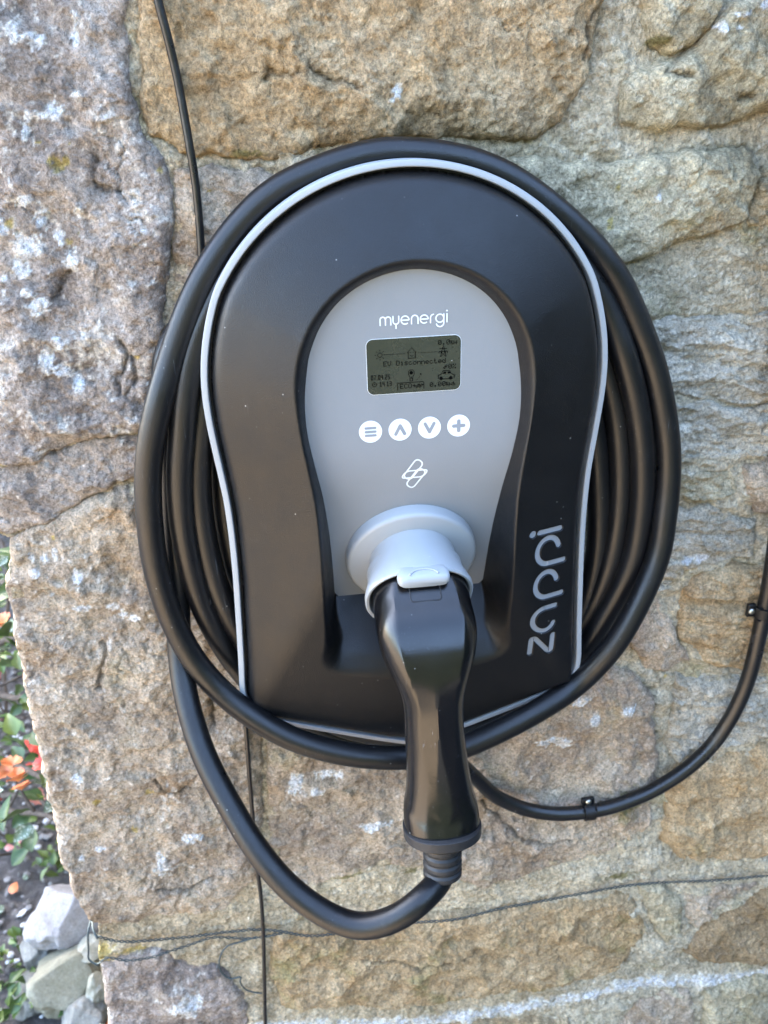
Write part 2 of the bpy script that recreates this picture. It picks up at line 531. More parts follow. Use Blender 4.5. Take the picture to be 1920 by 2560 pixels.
# polygon (survey pixels), palette, base height mm, edge bulge mm, lichen amount, moss amount, corner stone, layered
STONES = [
    ([(-40, -90), (322, -90), (318, 0), (300, 60), (326, 120), (310, 200), (330, 270), (360, 345), (412, 400), (424, 470), (430, 560), (418, 660), (410, 780), (392, 900), (372, 1000),
      (352, 1080), (225, 1106), (137, 1134), (85, 1161), (-30, 1168), (-34, 700)], GREYB, 3, 8, .68, .12, 1, 0),
    ([(-30, 1166), (88, 1159), (140, 1133), (226, 1106), (350, 1086), (385, 1120), (395, 1195), (337, 1205), (292, 1214), (213, 1254), (150, 1290), (100, 1318),
      (40, 1338), (-28, 1346)], GREYB, 0, 7, .60, .10, 1, 0),
    ([(28, 1356), (69, 1330), (130, 1300), (192, 1268), (292, 1228), (345, 1216), (470, 1215), (600, 1290), (640, 1600), (652, 1850), (655, 2050), (648, 2200), (560, 2272), (460, 2286), (345, 2300),
      (229, 2292), (170, 2190), (133, 2050), (108, 1940), (78, 1800), (52, 1680), (36, 1600), (16, 1500), (12, 1430)], PINK, 3, 9, .56, .28, 1, 0),
    ([(672, 1700), (900, 1650), (1250, 1660), (1400, 1690), (1500, 1660), (1600, 1700), (1636, 1760), (1648, 1900), (1640, 2000), (1625, 2088), (1555, 2128), (1470, 2160),
      (1388, 2182), (1300, 2212), (1211, 2232), (1055, 2180), (981, 2178), (899, 2202), (760, 2236), (668, 2215)], PINK, 1, 7, .45, .35, 0, 0),
    ([(243, 2424), (330, 2398), (400, 2388), (446, 2428), (500, 2426), (560, 2440), (610, 2500), (625, 2570), (560, 2720), (290, 2720), (270, 2560), (260, 2480)], DARKR, 2, 8, .60, .05, 1, 0),
    ([(690, 2330), (800, 2316), (1000, 2306), (1200, 2290), (1416, 2262), (1577, 2250), (1632, 2330), (1600, 2400), (1530, 2455), (1330, 2492), (1150, 2510), (1000, 2528), (700, 2520), (676, 2430)],
     TAN, 0, 7, .10, .60, 0, 0),
    ([(1604, 2226), (1660, 2226), (1714, 2266), (1704, 2333), (1671, 2371), (1645, 2330)], OLIVE, 3, 6, .20, .25, 0, 0),
    ([(1716, 2382), (1770, 2330), (1830, 2290), (1925, 2236), (1990, 2226), (1990, 2405), (1900, 2412), (1760, 2410)], BROWN, 2, 8, .10, .15, 0, 0),
    ([(1722, 2236), (1800, 2226), (1905, 2222), (1820, 2280), (1745, 2330), (1722, 2300)], PINK, 0, 5, .35, .1, 0, 0),
    ([(1672, 1960), (1720, 1925), (1800, 1905), (1900, 1880), (1995, 1870), (1995, 2135), (1890, 2148), (1760, 2156), (1697, 2142), (1664, 2110)], TAN, 2, 8, .15, .25, 0, 0),
    ([(1719, 1492), (1760, 1440), (1850, 1420), (1990, 1430), (1990, 1690), (1838, 1684), (1790, 1676), (1746, 1648), (1700, 1588)], TAN, 3, 8, .22, .15, 0, 1),
    ([(1700, 1700), (1760, 1694), (1830, 1702), (1990, 1705), (1990, 1855), (1800, 1880), (1700, 1905), (1672, 1880)], PALE, 0, 6, .15, .1, 0, 1),
    ([(1500, 798), (1640, 808), (1760, 800), (1900, 790), (1995, 786), (1995, 1000), (1920, 1006), (1858, 1020), (1800, 1000), (1740, 994), (1600, 990), (1500, 985)], PALE, 2, 5, .15, .1, 0, 1),
    ([(1520, 1000), (1600, 1002), (1735, 1006), (1795, 1012), (1856, 1034), (1925, 1020), (1995, 1012), (1995, 1130), (1920, 1150), (1840, 1175), (1700, 1178), (1560, 1180)], PALE, 0, 5, .12, .15, 0, 1),
    ([(1560, 1190), (1700, 1190), (1800, 1188), (1850, 1190), (1860, 1240), (1800, 1262), (1700, 1264), (1560, 1262)], OLIVE, 1, 5, .2, .2, 0, 1),
    ([(1872, 1180), (1995, 1140), (1995, 1290), (1900, 1290), (1866, 1260)], PINK, 3, 6, .1, .1, 0, 0),
    ([(1560, 1276), (1700, 1278), (1790, 1276), (1850, 1300), (1900, 1306), (1890, 1400), (1800, 1412), (1720, 1436), (1660, 1500), (1600, 1480), (1560, 1400)], PALE, 1, 6, .4, .1, 0, 1),
    ([(1600, 1520), (1665, 1512), (1700, 1600), (1735, 1660), (1680, 1690), (1620, 1680), (1580, 1600)], PINK, 0, 6, .2, .2, 0, 0),
    ([(345, -90), (1525, -90), (1510, 0), (1488, 77), (1481, 154), (1450, 231), (1400, 300), (1352, 350), (1230, 352), (1134, 340), (1000, 336), (929, 345), (848, 360),
      (740, 384), (640, 396), (560, 388), (500, 380), (440, 372), (376, 335), (342, 262), (356, 180), (338, 100), (350, 20)], TAN, 3, 7, .04, .12, 0, 0),
    ([(1612, -90), (1612, 0), (1622, 60), (1650, 110), (1680, 134), (1738, 112), (1776, 68), (1800, 20), (1800, -90)], OLIVE, 5, 8, .05, .1, 0, 0),
    ([(1562, 216), (1582, 205), (1612, 186), (1650, 168), (1700, 150), (1748, 118), (1790, 70), (1830, 10), (1900, -20), (1995, -20), (1995, 262), (1920, 280), (1866, 294), (1800, 312), (1750, 318),
      (1700, 306), (1660, 316), (1600, 318), (1562, 306), (1556, 260)], OLIVE, 9, 8, .06, .08, 0, 0),
    ([(1280, 400), (1388, 398), (1450, 408), (1512, 420), (1560, 404), (1640, 392), (1782, 380), (1888, 374), (1900, 430), (1884, 488), (1856, 552), (1800, 578), (1740, 596), (1680, 616),
      (1616, 640), (1560, 662), (1480, 640), (1380, 560)], OLIVE, 7, 8, .12, .5, 0, 0),
    ([(1915, 400), (1995, 380), (1995, 560), (1900, 590), (1880, 560), (1904, 500)], OLIVE, 2, 6, .1, .2, 0, 1),
    ([(430, 425), (560, 415), (640, 420), (700, 440), (720, 520), (640, 640), (560, 780), (480, 860), (430, 800), (432, 600)], PINK, -1, 6, .45, .25, 0, 0),
    ([(700, 700), (1300, 700), (1400, 1100), (1200, 1400), (800, 1400), (650, 1000)], PINK, -1, 6, .2, .2, 0, 0),
    ([(1600, 2520), (1660, 2496), (1730, 2484), (1742, 2560), (1700, 2720), (1480, 2720), (1540, 2600)], PINK, 1, 7, .15, .2, 0, 0),
    ([(1765, 2484), (1900, 2455), (1995, 2450), (1995, 2720), (1790, 2720), (1762, 2600)], OLIVE, 1, 7, .1, .3, 0, 0),
    ([(700, 2580), (1000, 2590), (1300, 2560), (1420, 2560), (1440, 2720), (700, 2720)], TAN, 0, 7, .1, .4, 0, 0),
]
LICHEN = [  # white crusts: px, py, rx, ry
    (39, 93, 15, 30), (93, 104, 26, 24), (2, 90, 12, 14), (131, 278, 30, 30), (75, 295, 12, 20), (70, 330, 10, 22), (58, 502, 28, 16), (104, 545, 20, 28), (69, 612, 32, 36), (35, 459, 6, 18),
    (8, 570, 14, 20), (150, 600, 14, 26), (198, 530, 14, 18), (55, 671, 26, 32), (78, 730, 20, 16), (98, 762, 28, 24), (14, 695, 10, 10), (182, 652, 20, 24), (120, 900, 24, 22), (150, 920, 16, 20),
    (199, 956, 16, 24), (165, 930, 22, 16), (150, 860, 12, 20), (190, 45, 14, 22), (190, 100, 8, 20), (110, 1392, 9, 9), (139, 1381, 12, 14), (197, 1439, 14, 22), (95, 1424, 14, 12), (80, 1390, 8, 14),
    (283, 1511, 16, 12), (312, 1531, 12, 16), (330, 1545, 18, 10), (214, 1514, 22, 10), (194, 1927, 15, 14), (253, 2105, 12, 9), (210, 2124, 7, 7), (987, 231, 12, 18), (975, 250, 8, 8), (1840, 42, 30, 9),
    (1793, 23, 16, 8), (1897, 15, 18, 12), (1915, 46, 10, 14), (1782, 77, 9, 20), (1825, 75, 14, 8), (1631, 490, 14, 12), (1698, 120, 8, 7), (1450, 1740, 22, 14), (1380, 1850, 46, 16), (1560, 1760, 20, 12),
    (1480, 1790, 12, 20), (820, 1940, 40, 10), (740, 1960, 20, 24), (930, 2060, 40, 10), (790, 1975, 18, 12), (1740, 1400, 30, 12), (1650, 1300, 24, 8), (410, 2150, 24, 30), (480, 2080, 30, 14), (470, 2500, 40, 30)]
YELLOW = [(143, 410, 20, 22), (168, 400, 8, 16), (100, 356, 9, 5), (180, 360, 7, 7), (195, 585, 6, 6), (170, 605, 12, 8), (525, 475, 8, 7), (400, 425, 9, 7), (245, 1985, 10, 8), (340, 2060, 10, 10),
          (255, 2390, 30, 22), (330, 2385, 40, 10), (1540, 470, 6, 10), (1520, 560, 10, 16), (135, 1342, 7, 7), (345, 890, 8, 6), (380, 1970, 14, 6), (1670, 1700, 6, 6), (30, 560, 16, 12)]
DARKM = [(1640, 105, 34, 14), (860, 2196, 60, 10), (1030, 2190, 20, 8), (1540, 2200, 60, 10), (1560, 2000, 40, 50), (620, 385, 60, 12)]   # moss in joints


def blob_mask(spots, seed, soft=.22):
    m = np.zeros(WX.shape)
    nz = 1.15 * fbm(WX, WZ, 95, 5, seed, .62) + .35 * fbm(WX, WZ, 420, 2, seed + 9)
    for a, b, rx, ry in spots:
        c = at_y(a, b, -.006); e = at_y(a + rx, b, -.006); f = at_y(a, b + ry, -.006)
        rX = abs(e[0] - c[0]) + 1e-4; rZ = abs(f[2] - c[2]) + 1e-4
        R = max(rX, rZ) * 2.2
        i0, i1 = np.searchsorted(gx, [c[0] - R, c[0] + R]); j0, j1 = np.searchsorted(gz, [c[2] - R, c[2] + R])
        if i1 <= i0 or j1 <= j0: continue
        sl = (slice(j0, j1), slice(i0, i1))
        d = 1 - np.hypot((WX[sl] - c[0]) / rX, (WZ[sl] - c[2]) / rZ) + nz[sl] * 1.1
        m[sl] = np.maximum(m[sl], smooth01(d, 0.0, soft))
    return m


print('wall grid', WX.shape)
w1x = fbm(WX, WZ, 45, 3, 101); w1y = fbm(WX, WZ, 45, 3, 111)
w2x = fbm(WX, WZ, 230, 2, 121); w2y = fbm(WX, WZ, 230, 2, 131)
DX = WX + .0045 * w1x + .0014 * w2x; DZ = WZ + .0045 * w1y + .0014 * w2y
BIG = fbm(WX, WZ, 9, 3, 1); MED = fbm(WX, WZ, 32, 4, 2); RID = fbm(DX, DZ, 38, 4, 3, ridged=True)
CHP = fbm(DX, DZ, 85, 4, 14, .6, ridged=True); FIN = fbm(WX, WZ, 150, 4, 4, .6); MIC = fbm(WX, WZ, 420, 2, 8)
SC1 = scallops(DX + .008 * w1x, DZ * 1.25 + .008 * w1y, 24, 5); SC2 = scallops(DX + .003 * w1y, DZ * 1.2, 62, 6, .6); SCM = smooth01(fbm(WX, WZ, 15, 3, 66), -.3, .3)
CRK = np.exp(-(fbm(DX, DZ, 17, 4, 91, .55) / .022) ** 2) * smooth01(fbm(WX, WZ, 11, 2, 92), .02, .3)
LAY = fbm(WX + .02 * BIG, WZ * 3.4 + .35 * WX, 16, 4, 21)         # bedding planes, dipping to the right
LAYF = fbm(WX, WZ * 3 + .3 * WX, 75, 4, 23, .6)
C1 = fbm(DX, DZ, 14, 4, 31); C2 = fbm(DX, DZ, 40, 5, 37, .65); C3 = fbm(DX, DZ, 130, 4, 41, .7)
PATCH = fbm(DX, DZ, 26, 5, 51, .62); SPK = fbm(WX, WZ, 190, 3, 53, .6)
LICH = blob_mask(LICHEN, 61); YEL = blob_mask(YELLOW, 71, .4); MOSS = blob_mask(DARKM, 81, .6)


def terrace(h, s, sharp=.25):
    t = h / s
    f = np.floor(t); r = t - f
    return s * (f + smooth01(r, .5 - sharp, .5 + sharp))


CRACKS = [pxw(c) for c in (
    [(245, 400), (236, 440), (245, 470), (262, 480), (300, 482)], [(305, 830), (318, 880), (300, 930), (312, 985)], [(330, 880), (338, 940), (332, 990)],
    [(140, 745), (170, 700), (180, 680)], [(1450, 150), (1462, 60), (1492, 20)], [(1700, 130), (1640, 190), (1700, 200)], [(770, 160), (830, 200), (900, 220)],
    [(660, 200), (680, 180), (740, 180)], [(1830, 245), (1850, 240), (1868, 243)], [(255, 1700), (270, 1640), (262, 1590)], [(390, 1930), (420, 1960), (500, 1950)],
    [(480, 1640), (520, 1700), (540, 1800)], [(1200, 2000), (1300, 2080), (1420, 2090)], [(900, 2380), (1050, 2400), (1200, 2370)], [(400, 2190), (470, 2200), (540, 2170)])]
CR_D = np.full(WX.shape, 9.)
for L in CRACKS:
    CR_D = np.minimum(CR_D, dist_lines(WX + .006 * w1x + .002 * w2x, WZ + .006 * w1y + .002 * w2y, L))
NOTCH = np.exp(-(CR_D / .0016) ** 2)

ALLD = np.full(WX.shape, -9.)
stone_data = []
for k, (poly, pal, base, bul, li, mo, corner, lay) in enumerate(STONES):
    P = np.array(pxw(poly, -.008))
    lo = P.min(0) - .035; hi = P.max(0) + .035
    i0, i1 = np.searchsorted(gx, [lo[0], hi[0]]); j0, j1 = np.searchsorted(gz, [lo[1], hi[1]])
    sl = (slice(j0, j1), slice(i0, i1))
    d = sdf_poly(DX[sl], DZ[sl], P)
    r = np.random.RandomState(900 + k)
    if corner:
        d = sdf_poly((WX + .0050 * w1x + .0005 * w2x)[sl], (WZ + .0050 * w1y + .0005 * w2y)[sl], P)
    tx, tz = r.uniform(-1, 1, 2) * .03
    xx, zz = WX[sl], WZ[sl]
    cx, cz = P.mean(0)
    amp = 1.0
    body = base * 1e-3 + bul * 1e-3 * (1 - np.exp(-np.maximum(d, 0) / .0035)) * .75 + tx * (xx - cx) + tz * (zz - cz)
    f0 = .0065 * BIG[sl] + .0066 * MED[sl] + .0036 * RID[sl]
    if lay:
        f0 = .003 * BIG[sl] + .0105 * terrace(LAY[sl], .22, .10) + .0030 * LAYF[sl] + .0012 * MED[sl]
    else:
        f0 = .45 * f0 + .35 * terrace(f0, .0034 + .001 * r.rand(), .16)
    f0 = f0 + (.0088 if not lay else .0042) * (SC1[sl] - .2) + .0036 * (SC2[sl] - .2) * SCM[sl] - .0024 * CRK[sl]
    h = body + amp * (f0 + (.0014 + .0022 * SCM[sl]) * FIN[sl] + .0008 * CHP[sl] + .0007 * MIC[sl]) - .0035 * NOTCH[sl]
    # steep sides
    side = np.minimum(d, 0)
    h = h + side * 4.0
    if corner:
        h = np.where(d < -.0015, h + (d + .0015) * 60, h)
        h = np.maximum(h, -.30)
    keep = (d > (-.006 if corner else -.005))
    # colour
    a = smooth01(C1[sl] + .35 * C2[sl] + .1 * (r.rand() - .5), -.35, .35)[..., None]
    b = smooth01(C2[sl] + .5 * C3[sl], -.1, .5)[..., None]
    c = np.array(pal[0]) * (1 - a) + np.array(pal[1]) * a
    c = c * (1 - .75 * b) + np.array(pal[2]) * .75 * b
    c = c * (1 + .42 * C1[sl] + .30 * C2[sl])[..., None]
    iron = smooth01(fbm(DX[sl], DZ[sl], 20, 4, 300 + k), .18, .5)[..., None] * (.45 if pal is TAN else .30 if pal in (OLIVE, PINK) else .12)
    c = c * (1 - iron) + np.array((.42, .27, .13)) * iron
    pale = smooth01(PATCH[sl] * .8 + SPK[sl] * .55 - (.62 - .75 * li), 0.0, .22)[..., None]
    c = c * (1 - .8 * pale * min(1, li * 1.8)) + np.array((.60, .585, .555)) * .8 * pale * min(1, li * 1.8)
    speck = smooth01(SPK[sl] + .45 * MIC[sl] - (.62 - .35 * li), 0, .12)[..., None]
    c = c * (1 - .7 * speck * min(1, .25 + li)) + np.array((.66, .645, .62)) * .7 * speck * min(1, .25 + li)
    mos = smooth01(fbm(DX[sl], DZ[sl], 18, 4, 200 + k) + .3 * C3[sl], .38 - .5 * mo, .8 - .45 * mo)[..., None] * min(1, mo * 1.6)
    c = c * (1 - .6 * mos) + np.array((.19, .19, .075)) * .6 * mos
    l = LICH[sl][..., None] * (.45 + .55 * smooth01(SPK[sl] + .6 * C3[sl] + .25, -.1, .12)[..., None]); c = c * (1 - l) + np.array((.74, .735, .70)) * l
    yl = YEL[sl][..., None] * smooth01(C3[sl] + .3, -.1, .3)[..., None]; c = c * (1 - .7 * yl) + np.array((.40, .31, .06)) * .7 * yl
    mm = MOSS[sl][..., None]; c = c * (1 - .7 * mm) + np.array((.13, .125, .03)) * .7 * mm
    h = h + .0007 * LICH[sl]
    c = np.clip(c * 1.26 * np.array((1.05, 1.0, .93) if pal is not TAN else (1.07, 1.0, .89)) * (1 - .55 * NOTCH[sl][..., None]), .02, .82)
    pts = np.stack([xx, -h, zz], 2)
    stone_data.append((pts, keep, c, sl, h, d))
    ALLD[sl] = np.maximum(ALLD[sl], d)

# mortar sheet
hm = .0035 * BIG + .0050 * MED + .0026 * FIN + .0008 * CHP + .0012 * MIC - .0020 * RID + .0014
hm += .0045 * smooth01(fbm(WX, WZ, 22, 3, 77), -.1, .6)
hm -= .0045 * np.exp(-np.abs(ALLD) / .0026) * smooth01(fbm(WX, WZ, 30, 3, 78), -.25, .3)       # gaps opening beside the stones
LAYZ = smooth01(WX, .20, .24) * smooth01(-WZ, -.13, -.08)
hm += LAYZ * .004 * terrace(LAY, .25, .12)
cornx = np.interp(gz, *zip(*sorted([(p[1], p[0]) for p in pxw(
    [(-30, -90), (-30, 1160), (-20, 1340), (22, 1352), (14, 1430), (20, 1500), (38, 1600), (54, 1680), (80, 1800), (112, 1940), (136, 2050), (174, 2190), (233, 2300), (243, 2420), (264, 2500), (280, 2720)])])))
CX = cornx[:, None] + .004 * w1x + .0005 * w2x + .004
cd = WX - CX
hm = np.where(cd < 0, hm + cd * 60, hm)
hm = np.maximum(hm, -.3)
a = smooth01(C1 + .3 * C2, -.4, .4)[..., None]; b = smooth01(C2 + .4 * C3, -.1, .5)[..., None]
cm = np.array((.36, .31, .225)) * (1 - a) + np.array((.42, .375, .29)) * a
cm = cm * (1 - .6 * b) + np.array((.47, .44, .37)) * .6 * b
cm = cm * (1 + .30 * C1 + .22 * C2)[..., None]
rightside = smooth01(WX, .12, .24)[..., None]
cm = cm * (1 - .5 * rightside) + np.array((.38, .365, .31)) * .5 * rightside
leftside = smooth01(-WX, .13, .22)[..., None]
cm = cm * (1 - .4 * leftside) + np.array((.30, .26, .20)) * .4 * leftside
mos = smooth01(fbm(DX, DZ, 16, 4, 260) + .3 * C3, .15, .6)[..., None]
cm = cm * (1 - .55 * mos) + np.array((.20, .19, .08)) * .55 * mos
sp = smooth01(SPK + .5 * MIC, .42, .52)[..., None]
cm = cm * (1 - .5 * sp) + np.array((.62, .62, .6)) * .5 * sp
band = dist_lines(WX, WZ, pxw([(640, 2560), (800, 2560), (1000, 2556), (1150, 2538), (1330, 2512), (1450, 2490), (1560, 2462), (1700, 2450), (1800, 2440), (2000, 2425)]))
bm_ = (smooth01(-band + .012 * C2 + .009 * C3, -.013, -.004) * smooth01(SPK + .7 * C3 + .25, -.15, .15))[..., None]       # white limewashed seam
cm = cm * (1 - .8 * bm_) + np.array((.66, .67, .67)) * .8 * bm_
l = LICH[..., None]; cm = cm * (1 - .8 * l) + np.array((.72, .73, .7)) * .8 * l
yl = YEL[..., None]; cm = cm * (1 - .6 * yl) + np.array((.40, .31, .06)) * .6 * yl
mm = MOSS[..., None]; cm = cm * (1 - .75 * mm) + np.array((.12, .115, .03)) * .75 * mm
cm = np.clip(cm * 1.5 * np.array((1.05, 1.0, .91)), .02, .82)

wall = thing('stone_wall', 'rough rubble stone wall with pale mortar and lichen behind the black charger', 'wall', (0, 0, GROUND))
mkeep = (ALLD < .012) & (cd > -.006)
part('mortar', grid_mesh(np.stack([WX, -hm, WZ], 2), mkeep, 'mortar', cm), M['mortar'], wall)
HMAX = np.where(cd < 0, -.3, hm)
for pts, keep, c, sl, h, d in stone_data:
    part('stone', grid_mesh(pts, keep, 'stone', c), M['stone'], wall)
    HMAX[sl] = np.where(keep, np.maximum(HMAX[sl], h), HMAX[sl])


def wall_h(x, z, r=2):
    i = int(np.clip((x - XW0) / GS, 0, len(gx) - 1)); j = int(np.clip((z - ZW0) / GS, 0, len(gz) - 1))
    return HMAX[max(0, j - r):j + r + 1, max(0, i - r):i + r + 1].max()


# the rest of the wall, beyond the frame: coarser stones in rough courses, and the building's core
def outer_wall():
    V, F = box(((-.29 + 6) / 2, 2.0 + .03, (GROUND + 2.9) / 2 - .02), (6.29, 4.0, 2.9 - GROUND + .04))
    part('wall_core', mesh_from(V, F, 'wall_core', False), M['mortar_plain'], wall)
    st = .006
    x = np.arange(-.34, 2.2, st); z = np.arange(GROUND - .02, 1.5, st)
    X, Z = np.meshgrid(x, z)
    wx = X + .012 * fbm(X, Z, 14, 3, 401); wz = Z + .012 * fbm(X, Z, 14, 3, 402)
    inside = (X > XW0 - .01) & (X < XW1 - .012) & (Z > ZW0 + .012) & (Z < ZW1 - .012)
    h = -.006 + .008 * fbm(X, Z, 14, 4, 405)
    c = np.ones(X.shape + (3,)) * np.array((.38, .34, .26)) * (1 + .35 * fbm(X, Z, 20, 4, 407))[..., None]
    edge = X > -.318 + .006 * fbm(X, Z, 20, 3, 409)
    h = np.where(edge, h, -.25)
    part('mortar', grid_mesh(np.stack([X, -h, Z], 2), ~inside & (X > -.33), 'mortar_outer', np.clip(c, .02, .8)), M['mortar'], wall)
    rr = np.random.RandomState(5)
    zz = GROUND
    pals = [TAN, GREYB, OLIVE, PALE, PINK, BROWN]
    while zz < 1.5:
        hh = rr.uniform(.12, .22); xx = -.318 if rr.rand() < .5 else -.32
        while xx < 2.15:
            ww = rr.uniform(.16, .42)
            x0, x1, z0, z1 = xx + .007, xx + ww - .007, zz + .007, zz + hh - .007
            clear = x1 < XW0 or x0 > XW1 - .01 or z1 < ZW0 + .01 or z0 > ZW1 - .01
            xx += ww
            if not clear: continue
            P = []
            for (a0, b0, a1, b1) in ((x0, z0, x1, z0), (x1, z0, x1, z1), (x1, z1, x0, z1), (x0, z1, x0, z0)):
                for t in (0.06, .35, .65, .94):
                    P.append((a0 + (a1 - a0) * t + rr.uniform(-.008, .008), b0 + (b1 - b0) * t + rr.uniform(-.008, .008)))
            i0, i1 = np.searchsorted(x, [x0 - .03, x1 + .03]); j0, j1 = np.searchsorted(z, [z0 - .03, z1 + .03])
            sl = (slice(j0, j1), slice(i0, i1))
            d = sdf_poly(wx[sl], wz[sl], P)
            hs = .006 + rr.uniform(-.003, .004) + .010 * (1 - np.exp(-np.maximum(d, 0) / .01)) + .010 * fbm(X[sl], Z[sl], 10, 4, rr.randint(999)) + np.minimum(d, 0) * 3
            pal = pals[rr.randint(6)]
            t = smooth01(fbm(X[sl], Z[sl], 16, 4, rr.randint(999)), -.4, .4)[..., None]
            cc = np.array(pal[0]) * (1 - t) + np.array(pal[1]) * t
            cc = cc * (1 + .3 * fbm(X[sl], Z[sl], 50, 3, rr.randint(999)))[..., None]
            kp = (d > -.008) & (X[sl] > -.322)
            if kp.sum() > 20:
                part('stone', grid_mesh(np.stack([X[sl], -hs, Z[sl]], 2), kp, 'stone_outer', np.clip(cc, .02, .8)), M['stone'], wall)
        zz += hh


M['mortar_plain'] = rock_mat('rough_masonry', (.26, .22, .16), (.34, .29, .22), (.42, .38, .30), 9)
outer_wall()

# ---------------------------------------------------------------- the charger
charger = thing('wall_charger', 'black keyhole-shaped wall charger with grey control panel, small display and grey trim', 'charger', (0, 0, -.13))

half = [(0, 141)]
for a in range(6, 88, 6):
    half.append((141 * math.sin(math.radians(a)), 141 * math.cos(math.radians(a))))
half += [(140.3, 3), (139.1, -10), (137.0, -28), (134.7, -47), (133, -66), (132, -95), (132.4, -130), (134.2, -170), (136.3, -210), (138, -238), (137.4, -248), (134.6, -256), (130, -262),
         (123, -267), (95, -278.5), (60, -291), (25, -303), (8, -308), (0, -309)]
right = np.array(half) * 1e-3
left = right[::-1][1:-1] * np.array([-1, 1])
OUT = spline(np.vstack([right, left]), .004, closed=True)         # outline of the trim, x-z
for _ in range(60):                                            # ease the waist into the arc
    wgt = (smooth01(OUT[:, 1], -.075, -.045) * (1 - smooth01(OUT[:, 1], .04, .07)))[:, None]
    OUT = OUT + wgt * .5 * (.5 * (np.roll(OUT, 1, 0) + np.roll(OUT, -1, 0)) - OUT)
BOT = [(-.200, -.2405), (-.095, -.2785), (-.060, -.291), (-.025, -.303), (0, -.3085), (.025, -.303), (.060, -.291), (.095, -.2785), (.200, -.2405)]


def offset_loop(L, d):
    T = np.roll(L, -1, 0) - np.roll(L, 1, 0); T /= np.linalg.norm(T, axis=1)[:, None]
    n = np.stack([T[:, 1], -T[:, 0]], 1)            # outward for clockwise loop
    c = L.mean(0)
    if np.mean(np.sum(n * (L - c), 1)) < 0: n = -n
    return L - n * d


def ring_sweep(L, prof):
    """prof: list of (inset mm, y mm from wall); closed loop sweep"""
    rows = [np.stack([offset_loop(L, i * 1e-3)[:, 0], np.full(len(L), -y * 1e-3), offset_loop(L, i * 1e-3)[:, 1]], 1) for i, y in prof]
    V = np.vstack(rows); n = len(L); F = []
    for k in range(len(prof)):
        k2 = (k + 1) % len(prof)
        for i in range(n):
            F.append((k * n + i, k * n + (i + 1) % n, k2 * n + (i + 1) % n, k2 * n + i))
    return V, F


V, F = ring_sweep(OUT, [(0, 58), (0, 68.4), (.5, 69.6), (1.3, 70), (3.9, 70), (4.4, 69.6), (4.6, 68.6), (4.7, 58)])
part('trim', mesh_from(V, F, 'trim', True, 32), M['trim'], charger)

# black back box
def solid_loop(L, insets, name):
    rows = [np.stack([offset_loop(L, i * 1e-3)[:, 0], np.full(len(L), -y * 1e-3), offset_loop(L, i * 1e-3)[:, 1]], 1) for i, y in insets]
    n = len(L); V = np.vstack(rows); F = []
    for k in range(len(insets) - 1):
        for i in range(n):
            F.append((k * n + i, k * n + (i + 1) % n, (k + 1) * n + (i + 1) % n, (k + 1) * n + i))
    F.append(tuple(range(n))); F.append(tuple((len(insets) - 1) * n + i for i in range(n)))
    return mesh_from(V, F, name, True, 35)


part('back_box', solid_loop(OUT, [(34, 6), (32, 8), (31, 30), (24, 36), (9, 38.5)], 'back_box'), M['body'], charger)
V, F = ring_sweep(OUT, [(1.2, 40), (1.2, 62), (9.5, 62), (9.5, 38), (3, 38)])
part('side_wall', mesh_from(V, F, 'side_wall', True, 35), M['body'], charger)


# front cover ------------------------------------------------------------
def panelH(z):
    s = (-.050 - z) / .010
    sp = np.where(s > 30, s, np.log1p(np.exp(np.minimum(s, 30)))) * .010
    return .088 - math.tan(math.radians(17.5)) * sp


crest_half = [(0, 85), (20, 82.3), (38, 75.0), (53, 64), (65, 49), (72.6, 32), (76, 15), (76.4, 0), (75, -22), (71.8, -46), (69, -70), (68, -95), (67.8, -130), (68, -165), (68, -190), (66.6, -201), (62.5, -208), (55, -211.5),
              (30, -216), (0, -220)]
ch = np.array(crest_half) * 1e-3
CREST = spline(np.vstack([ch, ch[::-1][1:-1] * np.array([-1, 1])]), .004, closed=True)

# lettering strokes, in (u, v): u runs up the charger (+z), v is the letters' up direction (-x); unit = mm
def arc(cx, cy, r, a0, a1, n=18, ry=None):
    ry = ry or r
    return [(cx + r * math.cos(math.radians(a0 + (a1 - a0) * k / n)), cy + ry * math.sin(math.radians(a0 + (a1 - a0) * k / n))) for k in range(n + 1)]


R0 = 9.0
ZAPPI = {
    'z': [[(0, 17.2), (10.5, 17.2), (12.6, 16.8), (13.0, 15.4), (12.4, 14.0), (1.6, 3.6), (1.0, 2.0), (2.0, .6), (4, .3), (14.5, .3)]],
    'a': [arc(28.2, 9, R0, 245, 0, 30) + [(37.2, 9), (37.2, 0)]],
    'p': [[(45.5, -4.8), (45.5, 9)] + arc(54.5, 9, R0, 180, -75, 30)],
    'q': [[(69.5, -4.8), (69.5, 9)] + arc(78.5, 9, R0, 180, -75, 30)],
    'i': [[(92.5, 0.0), (92.5, 17.0)]],
    'd': [[(92.5, 22.6), (92.5, 22.61)]],
}
SL = .10


def zp(u, v):                                             # to charger x, z (metres)
    return (.1070 - v * .00105, -.2185 + (u * 1.175 + v * SL) * .001)


ZL = {k: [[zp(*q) for q in s] for s in v] for k, v in ZAPPI.items()}
